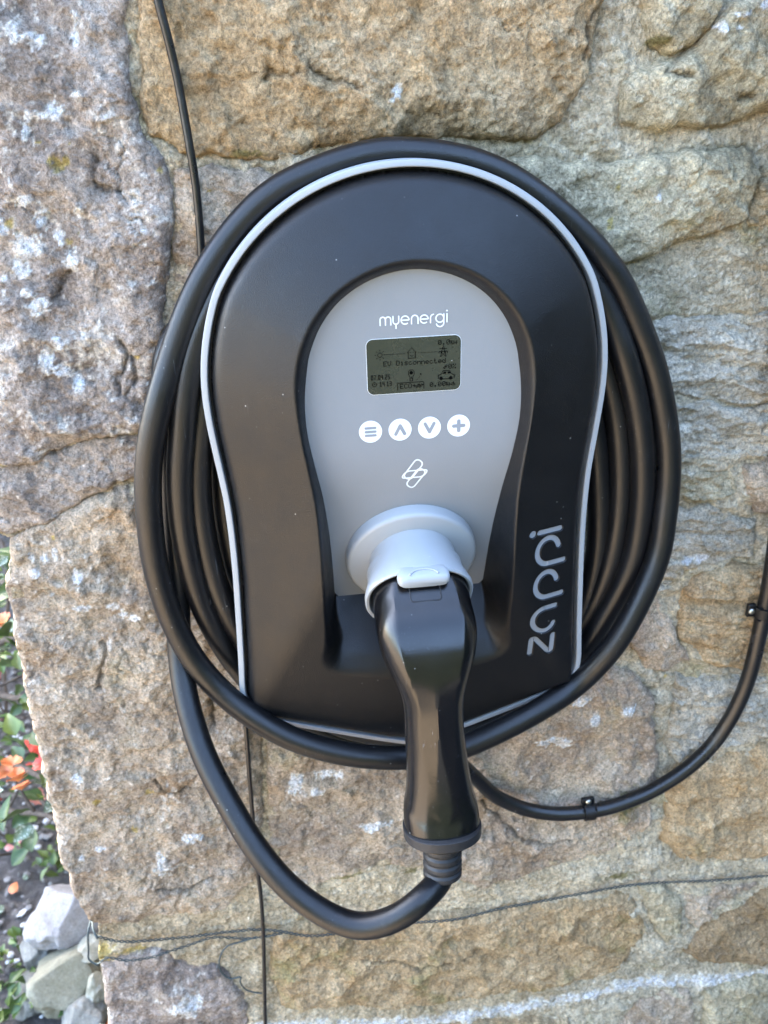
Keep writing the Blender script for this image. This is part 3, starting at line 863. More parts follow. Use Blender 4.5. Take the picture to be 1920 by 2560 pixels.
# denser lines across the lettering
xs = np.unique(np.round(np.concatenate([np.arange(-.142, .0735, .00095), np.arange(.0735, .1155, .00036), np.arange(.1155, .142, .00095)]), 6))
zs = np.unique(np.round(np.concatenate([np.arange(-.312, -.2215, .00095), np.arange(-.2215, -.0975, .00036), np.arange(-.0975, .142, .00095)]), 6))
CXg, CZg = np.meshgrid(xs, zs)
dout = sdf_poly(CXg, CZg, OUT)
dbot = dist_lines(CXg, CZg, BOT)
dbot = np.where(CZg < np.interp(CXg, [p[0] for p in BOT], [p[1] for p in BOT]), -dbot, dbot)
side_poly = np.vstack([OUT[(OUT[:, 1] > -.235)][OUT[(OUT[:, 1] > -.235)][:, 0] >= 0], [(.138, -.5), (-.138, -.5)], OUT[(OUT[:, 1] > -.235)][OUT[(OUT[:, 1] > -.235)][:, 0] < 0]])
dside = sdf_poly(CXg, CZg, side_poly)


def edge_prof(d, s):
    t = np.maximum(d - .0070, 0)
    return .0635 + .0120 * (1 - np.exp(-t / .0016)) + s * t


def smin(a, b, k):
    h = np.clip(.5 + .5 * (b - a) / k, 0, 1)
    return b * (1 - h) + a * h - k * h * (1 - h)


Hs = edge_prof(dside, .47); Hb = edge_prof(dbot, .19)
H = smin(Hs, Hb, .004)
H = smin(H, .110 + 0 * H, .010)
ec = sdf_poly(CXg, CZg, CREST)
wallr = H - (ec - .0005) * (5.0 - 2.4 * smooth01(CZg, -.03, .02) - 3.1 * smooth01(-CZg, .170, .196))
floor = np.minimum(panelH(CZg) - .010, 1)
lip = .0925 + (-.2165 - CZg) * -.90                       # floor of the recess under the panel rising outwards to the lip
lip = .091 - (CZg + .2150) * .92
floor = np.where(CZg < -.150, np.minimum(np.maximum(panelH(CZg) - .008, 0.0), 9), floor)
floor = np.where(CZg < -.168, lip, floor)
floor = np.where((CZg >= -.168) & (CZg < -.150), np.minimum(floor, lip + .0), floor)
H2 = -smin(-wallr, -floor, .005)                          # smooth max
H2 = np.where(ec < -.012, H + .05, H2)
kk = .0075 + .010 * smooth01(-CZg, .185, .212)
Hc = smin(H, H2, kk)
# recess the lettering
dl = np.full(CXg.shape, 9.)
for k, v in ZL.items():
    for s in v:
        dl = np.minimum(dl, dist_lines(CXg, CZg, s))
rad = np.full(CXg.shape, .00175)
Hl = Hc - .0017 * (1 - smooth01(dl, .00185, .00255))
dd = np.hypot(CXg - ZL['d'][0][0][0], CZg - ZL['d'][0][0][1])
Hl = np.minimum(Hl, Hc - .0017 * (1 - smooth01(dd, .00255, .0032)))
keep = dout > .0058
Pc = np.stack([CXg, -Hl, CZg], 2)
# snap the border onto the outline
g0 = np.gradient(dout, zs, axis=0); g1 = np.gradient(dout, xs, axis=1)
near = (dout < .0071) & keep
shift = np.where(near, dout - .0062, 0)
Pc[..., 0] -= shift * g1; Pc[..., 2] -= shift * g0
part('front_cover', grid_mesh(Pc, keep, 'front_cover'), M['cover'], charger)


def cover_h(x, z):
    i = min(len(xs) - 2, max(0, np.searchsorted(xs, x) - 1)); j = min(len(zs) - 2, max(0, np.searchsorted(zs, z) - 1))
    tx = (x - xs[i]) / (xs[i + 1] - xs[i]); tz = (z - zs[j]) / (zs[j + 1] - zs[j])
    A = Hc
    return (A[j, i] * (1 - tx) + A[j, i + 1] * tx) * (1 - tz) + (A[j + 1, i] * (1 - tx) + A[j + 1, i + 1] * tx) * tz


def ribbon(path, w, hf, closed=False, cap=True, lift=0.0, thick=.0):
    """flat stroke of width w along path (x,z) on surface y=-hf(x,z)-lift"""
    P = np.array(path, float)
    if len(P) > 1 and np.linalg.norm(P[0] - P[-1]) < 2e-5 and len(P) == 2:
        # dot
        n = 20; V = [(P[0][0], -hf(*P[0]) - lift, P[0][1])]
        for k in range(n):
            a = 2 * math.pi * k / n; x = P[0][0] + w / 2 * math.cos(a); z = P[0][1] + w / 2 * math.sin(a)
            V.append((x, -hf(x, z) - lift, z))
        return V, [(0, 1 + k, 1 + (k + 1) % n) for k in range(n)]
    D = []
    for i in range(len(P) - 1):
        L = np.linalg.norm(P[i + 1] - P[i]); n = max(1, int(L / .0015))
        for k in range(n): D.append(P[i] + (P[i + 1] - P[i]) * k / n)
    D.append(P[-1]); D = np.array(D)
    if closed:
        T = np.roll(D, -1, 0) - np.roll(D, 1, 0)
        D = D[:-1]; T = np.roll(D, -1, 0) - np.roll(D, 1, 0)
    else:
        T = np.gradient(D, axis=0)
    T /= np.linalg.norm(T, axis=1)[:, None] + 1e-12
    Nn = np.stack([-T[:, 1], T[:, 0]], 1)
    V, F = [], []

    def add(q):
        V.append((q[0], -hf(q[0], q[1]) - lift, q[1])); return len(V) - 1
    ids = [(add(D[i] + Nn[i] * w / 2), add(D[i] - Nn[i] * w / 2)) for i in range(len(D))]
    m = len(ids)
    for i in range(m if closed else m - 1):
        a, b = ids[i], ids[(i + 1) % m]
        F.append((a[0], b[0], b[1], a[1]))
    if cap and not closed:
        for e, sgn in ((0, -1), (m - 1, 1)):
            c = add(D[e]); arcids = [ids[e][0]]
            for k in range(1, 8):
                a = math.pi * k / 8
                arcids.append(add(D[e] + (Nn[e] * math.cos(a) + sgn * T[e] * math.sin(a)) * w / 2))
            arcids.append(ids[e][1])
            for k in range(8): F.append((c, arcids[k], arcids[k + 1]))
    return V, F


names = {'z': 'letter', 'a': 'letter', 'p': 'letter', 'q': 'letter', 'i': 'letter'}
for k in 'zapqi':
    strokes = [ribbon(s, .0052, lambda x, z: cover_h(x, z) - .00125) for s in ZL[k]]
    if k == 'i':
        strokes.append(ribbon(ZL['d'][0], .0066, lambda x, z: cover_h(x, z) - .00125))
    V, F = merge(strokes)
    part('letter', mesh_from(V, F, 'letter', True), M['letter'], charger)

# control panel -----------------------------------------------------------
zr = np.concatenate([np.linspace(.0845, .070, 14)[:-1], np.linspace(.070, -.160, 100)[:-1], np.linspace(-.160, -.1745, 18)])
pw = [(.0845, 6), (.0835, 14), (.080, 27), (.073, 40), (.062, 53), (.0475, 65), (.032, 72.5), (.018, 76), (0, 76.6), (-.026, 74.5), (-.050, 70.6), (-.077, 67), (-.110, 64), (-.140, 61.3), (-.162, 59.4)]
pz = np.array([a for a, b in pw])[::-1]; pv = np.array([b for a, b in pw])[::-1] * 1e-3
PWS = spline(np.stack([pz, pv], 1), .002)
PWS = PWS[np.argsort(PWS[:, 0])]
rows = []
for z in zr:
    w = float(np.interp(z, PWS[:, 0], PWS[:, 1]))
    if z < -.162:
        t = (-.162 - z) / .0125
        w = .0594 - .0008 * t - .0125 * (1 - math.sqrt(max(0, 1 - min(1, t) ** 2)))
    rows.append([(w * u, -float(panelH(np.array(z))), z) for u in np.linspace(-1, 1, 33)])
A = np.array(rows)
nr, nc = A.shape[:2]
V = A.reshape(-1, 3).tolist(); back = (A + np.array([0, .004, 0])).reshape(-1, 3).tolist()
F = [(i * nc + j, i * nc + j + 1, (i + 1) * nc + j + 1, (i + 1) * nc + j) for i in range(nr - 1) for j in range(nc - 1)]
B = len(V); V += back
F += [(B + i * nc + j, B + (i + 1) * nc + j, B + (i + 1) * nc + j + 1, B + i * nc + j + 1) for i in range(nr - 1) for j in range(nc - 1)]
for i in range(nr - 1):
    for j, s in ((0, 1), (nc - 1, -1)):
        F.append((i * nc + j, (i + 1) * nc + j, B + (i + 1) * nc + j, B + i * nc + j))
for j in range(nc - 1):
    i = nr - 1
    F.append((i * nc + j, i * nc + j + 1, B + i * nc + j + 1, B + i * nc + j))
    F.append((j, j + 1, B + j + 1, B + j))
panel = part('control_panel', mesh_from(V, F, 'control_panel', True, 40), M['panel'], charger)
pf = lambda x, z: float(panelH(np.array(z)))


def rrect(x0, x1, z0, z1, r, n=8):
    P = []
    for cx, cz, a in ((x1 - r, z1 - r, 0), (x0 + r, z1 - r, 90), (x0 + r, z0 + r, 180), (x1 - r, z0 + r, 270)):
        for k in range(n + 1):
            t = math.radians(a + 90 * k / n); P.append((cx + r * math.cos(t), cz + r * math.sin(t)))
    return P


def flat_poly(P, hf, lift, thick=0.0):
    c = np.mean(P, 0); n = len(P)
    V = [(c[0], -hf(*c) - lift, c[1])] + [(x, -hf(x, z) - lift, z) for x, z in P]
    F = [(0, 1 + k, 1 + (k + 1) % n) for k in range(n)]
    if thick:
        V += [(x, -hf(x, z) - lift + thick, z) for x, z in P]
        F += [(1 + k, 1 + n + k, 1 + n + (k + 1) % n, 1 + (k + 1) % n) for k in range(n)]
    return V, F


disp = rrect(-.0305, .0305, .0015, .0375, .0042)
bez = rrect(-.0308, .0308, .0012, .0378, .0045)
V, F = flat_poly(bez, pf, .00010, .0003)
part('display_border', mesh_from(V, F, 'display_border', False), M['white'], panel)
V, F = flat_poly(disp, pf, .00025, .0003)
screen = part('display', mesh_from(V, F, 'display', False), M['glass'], panel)

# 5x7 dot-matrix lettering of the display
FONT = {'E': '1111110000100001111010000100001 1111', 'V': '', }
G = {
 'E': ["11111","10000","10000","11110","10000","10000","11111"], 'V': ["10001","10001","10001","10001","10001","01010","00100"],
 'D': ["11110","10001","10001","10001","10001","10001","11110"], 'i': ["00100","00000","01100","00100","00100","00100","01110"],
 's': ["00000","00000","01111","10000","01110","00001","11110"], 'c': ["00000","00000","01110","10000","10000","10001","01110"],
 'o': ["00000","00000","01110","10001","10001","10001","01110"], 'n': ["00000","00000","10110","11001","10001","10001","10001"],
 'e': ["00000","00000","01110","10001","11111","10000","01110"], 't': ["01000","01000","11100","01000","01000","01001","00110"],
 'd': ["00001","00001","01101","10011","10001","10001","01111"], '0': ["01110","10001","10011","10101","11001","10001","01110"],
 '.': ["00000","00000","00000","00000","00000","01100","01100"], '%': ["11001","11001","00010","00100","01000","10011","10011"],
 'C': ["01110","10001","10000","10000","10000","10001","01110"], 'O': ["01110","10001","10001","10001","10001","10001","01110"],
 '+': ["00000","00100","00100","11111","00100","00100","00000"],
}
T3 = {'0': ["111","101","101","101","101","101","111"], '7': ["111","001","001","010","010","010","010"], '4': ["101","101","101","111","001","001","001"], '.': ["0","0","0","0","0","0","1"],
      '2': ["111","001","001","111","100","100","111"], '5': ["111","100","100","111","001","001","111"], '1': ["010","110","010","010","010","010","111"], '3': ["111","001","001","111","001","001","111"],
      ' ': ["0","0","0","0","0","0","0"], 'k': ["1000","1000","1010","1100","1100","1010","1001"][0:0] or ["000","100","101","110","110","101","101"], 'W': ["00000","00000","10001","10001","10101","11011","10001"], 'h': ["000","100","100","110","101","101","101"]}
DOT = .000455
DX0, DZ0 = -.0288, .0356                       # top left dot


def dots_text(s, font, cx, cy, gap=1):
    out = []
    for ch in s:
        g = font.get(ch)
        if g is None: cx += 5 + gap; continue
        for r_, row in enumerate(g):
            for c_, v in enumerate(row):
                if v == '1': out.append((cx + c_, cy + r_))
        cx += len(g[0]) + gap
    return out


D = []
D += dots_text('0.0', G, 98, 2); D += dots_text('kW', T3, 116, 2)
D += dots_text('EV', G, 20, 28); D += dots_text('Disconnected', G, 38, 28)
D += dots_text('0%', G, 113, 37)
D += dots_text('07.04.25', T3, 2, 47); D += dots_text('14 13', T3, 14, 57)
D += dots_text('ECO+', G, 43, 62); D += dots_text('0.00', G, 86, 62); D += dots_text('kWh', T3, 110, 62)


def dline(x0, y0, x1, y1, step=1):
    n = int(max(abs(x1 - x0), abs(y1 - y0)))
    for k in range(0, n + 1, step):
        D.append((round(x0 + (x1 - x0) * k / max(n, 1)), round(y0 + (y1 - y0) * k / max(n, 1))))


def dcirc(cx, cy, r, fill=False):
    for yy in range(-r - 1, r + 2):
        for xx in range(-r - 1, r + 2):
            q = math.hypot(xx, yy)
            if (fill and q <= r + .3) or (abs(q - r) < .55): D.append((cx + xx, cy + yy))


dcirc(15, 18, 3)
for a in range(0, 360, 45):
    for q in (6, 7): D.append((round(15 + q * math.cos(math.radians(a))), round(18 + q * math.sin(math.radians(a)))))
dline(24, 18, 50, 18, 2); dline(70, 18, 96, 18, 2)
dline(54, 17, 60, 10); dline(60, 10, 66, 17); dline(55, 17, 55, 25); dline(65, 17, 65, 25); dline(55, 25, 65, 25)
D += [(58, 17), (62, 17), (58, 21), (59, 22), (60, 22), (61, 22), (62, 21)]
dline(105, 10, 101, 25); dline(105, 10, 109, 25); dline(100, 14, 110, 14); dline(99, 18, 111, 18); dline(102, 25, 108, 19); dline(108, 25, 102, 19); dline(99, 18, 99, 20); dline(111, 18, 111, 20)
dline(57, 42, 61, 42); dline(55, 44, 55, 49); dline(63, 44, 63, 49); dline(55, 49, 57, 52); dline(63, 49, 61, 52); dline(57, 52, 57, 57); dline(61, 52, 61, 57); dline(57, 58, 61, 58); dcirc(59, 46, 2, True)
D += [(56, 43), (62, 43), (59, 52), (59, 53), (59, 54), (58, 55), (60, 55), (66, 57), (68, 56), (70, 54), (71, 52), (72, 48), (72, 49), (73, 48), (73, 49), (73, 50)]
dline(40, 60, 76, 60); dline(39, 61, 39, 70); dline(77, 61, 77, 70)
for ox in (67, 72): 
    for q in range(5):
        dline(ox - 1 + q - 1, 67 - q, ox + 2 + q - 2, 68 - q)
for q in range(5): dline(106 + q - 1, 42 - q, 108 + q - 1, 43 - q)
dcirc(6, 60, 3); D += [(6, 59), (6, 60), (7, 60)]
dline(98, 53, 98, 57); dline(98, 52, 102, 51); dline(102, 51, 105, 46); dline(105, 46, 114, 46); dline(114, 46, 117, 51); dline(117, 51, 121, 52); dline(121, 52, 121, 57); dline(105, 58, 113, 58)
dcirc(102, 57, 2, True); dcirc(116, 57, 2, True); dline(106, 48, 109, 48); dline(105, 50, 109, 50); dline(112, 48, 114, 48); dline(112, 50, 115, 50); dline(106, 49, 109, 49); dline(112, 49, 115, 49)
V, F = [], []
for a_, b_ in set(D):
    x = DX0 + a_ * DOT; z = DZ0 - b_ * DOT
    k = len(V); yy = -(.088 + .00042); s = DOT * .5
    V += [(x - s, yy, z - s), (x + s, yy, z - s), (x + s, yy, z + s), (x - s, yy, z + s)]
    F.append((k, k + 1, k + 2, k + 3))
part('display_segments', mesh_from(V, F, 'display_segments', False), M['ink'], screen)

# brand lettering: rounded monoline strokes
def mono(strokes, w, x0, z0, sc, lift0=.00025):
    out = []
    for i, s in enumerate(strokes):
        out.append(ribbon([(x0 + a * sc, z0 + b * sc) for a, b in s], w, pf, lift=lift0 + i * .00002))
    return merge(out)


x_ = 0
LOGO = []
LOGO += [[(0, 0), (0, 5)] + arc(2.6, 5.2, 2.6, 180, 0, 12) + [(5.2, 0)], [(5.2, 5)] + arc(7.8, 5.2, 2.6, 180, 0, 12) + [(10.4, 0)]]                     # m
LOGO += [[(12.6, 8), (12.6, 4.2)] + arc(15.4, 3.2, 2.8, 180, 360, 12) + [(18.2, 8)], [(15.4, .2), (15.4, -3.6)]]                                    # y
LOGO += [[(20.6, 3.9), (28.2, 3.9)] + arc(24.3, 3.9, 3.9, 0, 305, 24)]                                                                         # e
LOGO += [[(30.6, 0), (30.6, 4.6)] + arc(33.8, 4.8, 3.2, 180, 0, 14) + [(37.0, 0)]]                                                                # n
LOGO += [[(39.3, 3.9), (46.9, 3.9)] + arc(43.0, 3.9, 3.9, 0, 305, 24)]                                                                         # e
LOGO += [[(49.2, 0), (49.2, 4.6)] + arc(52.4, 4.8, 3.2, 180, 95, 8)]                                                                              # r
LOGO += [arc(58.4, 3.9, 3.9, 0, 360, 30), [(62.3, 7.9), (62.3, -.6)] + arc(58.6, -.6, 3.7, 0, -165, 16)]                                       # g
LOGO += [[(65.4, 0), (65.4, 7.9)], [(65.4, 10.9), (65.4, 10.92)]]                                                                              # i
V, F = mono(LOGO[:-1], .00082, -.0212, .0462, .000650)
V2, F2 = ribbon([(-.0212 + 65.4 * .00065, .0462 + 10.8 * .00065), (-.0212 + 65.4 * .00065, .0462 + 10.8 * .00065 + 1e-6)], .0011, pf, lift=.0003)
V, F = merge([(V, F), (V2, F2)])
part('brand_lettering', mesh_from(V, F, 'brand_lettering', False), M['white'], panel)

# touch buttons
for bi, bx in enumerate((-.0297, -.0099, .0099, .0297)):
    bz = -.0238
    P = [(bx + .0077 * math.cos(2 * math.pi * k / 48), bz + .0077 * math.sin(2 * math.pi * k / 48)) for k in range(48)]
    V, F = flat_poly(P, pf, .00025, .0003)
    btn = part('button', mesh_from(V, F, 'button', False), M['white'], panel)
    s = .001
    if bi == 0: st = [[(-3.2, 2.6), (3.2, 2.6)], [(-3.2, 0), (3.2, 0)], [(-3.2, -2.6), (3.2, -2.6)]]; w = .00175
    elif bi == 1: st = [[(-3.0, -3.0), (0, 2.9)], [(0, 2.9), (3.0, -3.0)]]; w = .0022
    elif bi == 2: st = [[(-3.0, 3.0), (0, -2.9)], [(0, -2.9), (3.0, 3.0)]]; w = .0022
    else: st = [[(-3.4, 0), (3.4, 0)], [(0, -3.4), (0, 3.4)]]; w = .0025
    V, F = merge([ribbon([(bx + a * s, bz + b * s) for a, b in q], w, pf, lift=.0004 + i * .00003) for i, q in enumerate(st)])
    part('button_symbol', mesh_from(V, F, 'button_symbol', False), M['panel_ink'] if 'panel_ink' in M else M['letter'], btn)


# spark emblem: two slanted stadium outlines crossing
def pill(cx, cz, L, r, ang, shear=0):
    P = []
    for c, a0 in ((L / 2, -90), (-L / 2, 90)):
        for k in range(13):
            a = math.radians(a0 + 180 * k / 12); P.append((c + r * math.cos(a), r * math.sin(a)))
    ca, sa = math.cos(math.radians(ang)), math.sin(math.radians(ang))
    P = [(cx + x * ca - z * sa, cz + x * sa + z * ca) for x, z in P]
    return P + [P[0]]


def hook(pts, r):                                   # rounded parallelogram from its four corners
    P = []
    n = len(pts)
    for i in range(n):
        a, b, c = np.array(pts[i - 1]), np.array(pts[i]), np.array(pts[(i + 1) % n])
        u = (a - b) / np.linalg.norm(a - b); v = (c - b) / np.linalg.norm(c - b)
        rr_ = r[i] if not np.isscalar(r) else r
        for k in range(9):
            t = k / 8
            P.append(tuple((1 - t) ** 2 * (b + u * rr_) + 2 * t * (1 - t) * b + t * t * (b + v * rr_)))
    return P + [P[0]]


ez = -.0578; s = .001
E1 = [[(-6.6, -3.2), (1.1, 10.0), (4.9, 7.6), (-0.6, -1.6), (-3.2, -4.6)]]
up = hook([(-8.2, -1.4), (1.2, 12.2), (6.2, 8.2), (-3.0, -5.0)], 3.2)
dn = hook([(8.2, 1.4), (-1.2, -12.2), (-6.2, -8.2), (3.0, 5.0)], 3.2)
mid = hook([(-9.6, -2.9), (-6.0, 2.7), (9.6, 2.9), (6.0, -2.7)], 3.2)
V, F = merge([ribbon([(a * s, ez + b * s) for a, b in q], .0010, pf, closed=True, lift=.0003 + i * .00003) for i, q in enumerate((up, dn, mid))])
part('emblem', mesh_from(V, F, 'emblem', False), M['white'], panel)

# ---------------------------------------------------------------- holster: disc and hooded socket
TH = math.radians(20)
NH = np.array([0, -math.cos(TH), -math.sin(TH)])          # out of the panel
UH = np.array([0, -math.sin(TH), math.cos(TH)])           # up the disc
XH = np.array([1., 0, 0])
HC = np.array([-.0005, -.0705, -.1335])                   # centre of the disc's front face


def superell(a, b, n, k=72, bt=None):
    P = []
    for i in range(k):
        t = 2 * math.pi * i / k
        c, s_ = math.cos(t), math.sin(t)
        bb = (bt if (bt and s_ > 0) else b)
        P.append((a * abs(c) ** (2 / n) * (1 if c >= 0 else -1), bb * abs(s_) ** (2 / n) * (1 if s_ >= 0 else -1)))
    return P


def loft(sections, cap0=True, cap1=True):
    """sections: list of (centre, X, Y, [(x,y)...])"""
    V, F = [], []
    n = len(sections[0][3])
    for C, X, Y, P in sections:
        for x, y in P: V.append(C + X * x + Y * y)
    for i in range(len(sections) - 1):
        for k in range(n):
            F.append((i * n + k, i * n + (k + 1) % n, (i + 1) * n + (k + 1) % n, (i + 1) * n + k))
    if cap0: F.append(tuple(range(n)))
    if cap1: F.append(tuple((len(sections) - 1) * n + k for k in range(n)))
    return V, F


sec = []
for t, rr_ in ((-.020, .0492), (-.0035, .0486), (-.0015, .0482), (-.0004, .0471), (0, .0455)):
    sec.append((HC + NH * t, XH, UH, superell(rr_, rr_ * .985, 2, 96)))
V, F = loft(sec)
disc = part('holster_disc', mesh_from(V, F, 'holster_disc', True, 40), M['holster'], charger)
sec = []
for t, a_, b_ in ((-.004, .0335, .0350), (.0015, .0318, .0335), (.008, .0322, .0335), (.018, .0350, .0342), (.0305, .0388, .0350), (.0335, .0389, .0348), (.0350, .0379, .0336), (.0346, .0363, .0322), (.032, .0353, .0312), (.010, .0350, .031)):
    n_ = 2.0 + .22 * min(1, max(0, t) / .038)
    cc_ = HC + NH * t
    P_ = superell(a_, b_, n_, 96)
    # the hood is cut back: its upper half reaches further out than its lower half
    ext = max(0, t) / .039
    V_ = []
    sec.append((cc_, XH, UH, P_))
V, F = loft(sec)
V = [v + NH * (.0035 * max(0, ((v - HC) @ UH) / .034) if ((v - HC) @ NH) > .015 else 0) for v in V]
part('socket_hood', mesh_from(V, F, 'socket_hood', True, 38), M['holster'], charger)

# release latch on the hood's upper lip
LC = HC + NH * .0385 + UH * .0306
sec = []
prof = [(-.004, .0160, .0036), (-.001, .0172, .0048), (.002, .0180, .0052), (.0050, .0180, .0050), (.0075, .0172, .0042), (.0090, .0152, .0024)]
for t, a_, b_ in prof:
    sec.append((LC + NH * t + UH * (-.0012 * (t > .008)), XH, UH, superell(a_, b_, 3.6, 48)))
V, F = loft(sec)
latch = part('latch', mesh_from(V, F, 'latch', True, 50), M['holster'], charger)
th = []
for k in range(25):
    a = math.radians(12 + 156 * k / 24)
    th.append(LC + UH * .0052 + XH * (.0100 * math.cos(a)) + NH * (.0066 - .0062 * math.sin(a)))
V, F = tube(np.array(th), .0008, 8)
part('thumb_ridge', mesh_from(V, F, 'thumb_ridge'), M['holster'], latch)

# ---------------------------------------------------------------- charging cable with its plug
cable = thing('charging_cable', 'thick black charging cable coiled round the charger, its plug parked in the grey holster', 'cable', (0, -.15, -.33))


def nrm(v): v = np.array(v, float); return v / np.linalg.norm(v)


def hs(cy, cz, ny, nz, a_, b_, flat=.86, n_=2.5, x=0.0):
    Nn = nrm((0, ny, nz)); P = superell(a_, b_, n_, 96)
    out = []
    gable = .04 + .26 * float(smooth01(np.array(-cz), 170., 215.)) - .18 * float(smooth01(np.array(-cz), 268., 290.))
    for px_, py_ in P:
        lim = b_ * (flat - gable * abs(px_) / a_)           # front facets meeting in a ridge down the middle
        out.append((px_, min(py_, lim)))
    x = 4.0 * float(smooth01(np.array(-cz), 160., 300.))
    return (np.array([x, cy, cz]) * 1e-3, XH, Nn, [(p * 1e-3, q * 1e-3) for p, q in out])


keys = [  # centre y,z ; normal y,z ; half width ; half thickness ; flat
    (-84, -137, -.342, .94, 33.5, 28.5, .88), (-104, -144, -.342, .94, 34.0, 29, .86), (-116, -151, -.38, .925, 34.6, 29, .84), (-125, -158, -.48, .877, 34.9, 28, .82),
    (-132, -165, -.62, .785, 34.0, 26.5, .81), (-138, -173, -.78, .63, 31.3, 24.8, .81), (-142, -182, -.90, .43, 27.2, 23.4, .81), (-144.5, -193, -.955, .30, 23.4, 22.6, .82),
    (-145.5, -207, -.99, .13, 21.2, 21.6, .84), (-147, -225, -.999, .0, 21.0, 21.4, .85), (-150, -245, -.99, -.10, 21.6, 21.6, .88), (-155, -264, -.975, -.2, 22.8, 22.2, .92),
    (-159, -277, -.97, -.25, 24.6, 23.6, .97), (-161.5, -285, -.968, -.25, 26.6, 25.2, 1.0), (-163.5, -292, -.968, -.25, 27.4, 26.0, 1.0), (-165, -298, -.968, -.25, 27.2, 25.8, 1.0)]
K = spline(np.array(keys, float) * np.array([1, 1, 30, 30, 1, 1, 30]), 1.6)
K = K / np.array([1, 1, 30, 30, 1, 1, 30])
K[:, 6] += .16 * smooth01(-K[:, 1], 172, 205) * (1 - smooth01(-K[:, 1], 262, 285))
K[:, 0] += K[:, 2] * K[:, 5] * np.clip(1 - K[:, 6], 0, 1) * .9 * smooth01(-K[:, 1], 150, 165)
K[:, 1] += K[:, 3] * K[:, 5] * np.clip(1 - K[:, 6], 0, 1) * .9 * smooth01(-K[:, 1], 150, 165)
sec = [hs(k[0], k[1], k[2], k[3], k[4], k[5], k[6], 2.15) for k in K]
V, F = loft(sec)
handle = part('plug_handle', mesh_from(V, F, 'plug_handle', True, 24), M['handle'], cable)
# rim at the handle's end
AX = nrm((0, -.25, -.968)); NX = nrm((0, -.968, .25))
ec_ = np.array([.0040, -.1652, -.2992])
sec = []
for t, a_, b_ in ((0, 27.6, 26.2), (.6, 28.4, 27.0), (7.0, 28.2, 26.8), (8.0, 27.2, 25.8)):
    sec.append((ec_ + AX * t * 1e-3, XH, NX, [(p * 1e-3, q * 1e-3) for p, q in superell(a_, b_, 2.2, 72)]))
V, F = loft(sec)
part('end_cap', mesh_from(V, F, 'end_cap', True, 40), M['cap'], cable)
# ribbed strain relief
sec = []
t = 0
for k in range(46):
    t = 7 + k * .78
    ph = (k % 9) / 9
    rr_ = 13.9 - (1.3 if ph < .3 else 0) - (.4 if ph > .85 else 0) + (.3 if k < 30 else .3)
    sec.append((ec_ + AX * t * 1e-3 + np.array([-.00003 * k, 0, 0]), XH, NX, [(p * 1e-3, q * 1e-3) for p, q in superell(rr_, rr_, 2, 40)]))
V, F = loft(sec)
part('strain_relief', mesh_from(V, F, 'strain_relief', True, 60), M['cap'], cable)
# moulded label field on the head
lab = rrect(-.0105, .0105, -.0062, .0062, .0022, 5)
lc = None
best = K[np.argmin(np.abs(K[:, 1] + 144))]
def head_surf(x, zoff):
    # interpolate the facet of the head between sections
    s_ = np.cumsum(np.r_[0, np.hypot(np.diff(K[:, 0]), np.diff(K[:, 1]))])
    return s_
tops = []
for k in K:
    Nn = nrm((0, k[2], k[3])); tops.append(np.array([0, k[0], k[1]]) * 1e-3 + Nn * k[5] * k[6] * 1e-3)
tops = np.array(tops); arcl = np.r_[0, np.cumsum(np.linalg.norm(np.diff(tops, axis=0), axis=1))]


def facet(x, s_):
    c = np.array([np.interp(s_, arcl, tops[:, i]) for i in range(3)])
    k5 = np.interp(s_, arcl, K[:, 5]); k4 = np.interp(s_, arcl, K[:, 4])
    Nn = nrm((0, np.interp(s_, arcl, K[:, 2]), np.interp(s_, arcl, K[:, 3])))
    return c + XH * x + Nn * (-.05 * abs(x) / (k4 * 1e-3) * k5 * 1e-3), Nn


s_mid = arcl[np.argmin(np.linalg.norm(tops - np.array([0, -.1228, -.1322]), axis=1))]
pts = []
for x, v in lab + [lab[0]]:
    p_, n_ = facet(x, s_mid - v); pts.append(p_ + n_ * .00005)
V, F = tube(np.array(pts), .00048, 6, False)
part('label_frame', mesh_from(V, F, 'label_frame'), M['cap'], handle)

RC = .0094
def A(l, y):
    return [tuple(at_y(a, b, y if np.isscalar(y) else yy)) for (a, b), yy in zip(l, (y if not np.isscalar(y) else [y] * len(l)))]


inner = [((1040, 1850), .050), ((1240, 1800), .040), ((1380, 1680), .036), ((1450, 1540), .034), ((1490, 1400), .034), ((1497, 1250), .034), ((1480, 1050), .034), ((1420, 850), .034), ((1330, 700), .034),
         ((1200, 590), .036), ((1020, 540), .036), ((850, 570), .036), ((700, 680), .036), ((600, 830), .034), ((560, 1000), .030), ((556, 1150), .030), ((566, 1300), .030), ((600, 1440), .032), ((660, 1560), .034), ((780, 1690), .036), ((930, 1760), .036), ((1080, 1770), .036), ((1240, 1730), .036)]
l3 = [((1380, 1640), .034), ((1470, 1530), .036), ((1520, 1420), .040), ((1545, 1300), .040), ((1552, 1190), .040), ((1541, 1040), .040), ((1490, 860), .040), ((1400, 690), .040), ((1280, 560), .040),
      ((1140, 490), .040), ((1000, 470), .040), ((860, 500), .040), ((720, 590), .040), ((610, 720), .040), ((545, 860), .042), ((517, 981), .046), ((502, 1066), .048), ((495, 1172), .048), ((500, 1257), .048), ((516, 1364), .047), ((545, 1470), .045), ((588, 1568), .042), ((650, 1660), .038), ((760, 1770), .034), ((900, 1830), .034), ((1040, 1840), .034), ((1180, 1820), .034)]
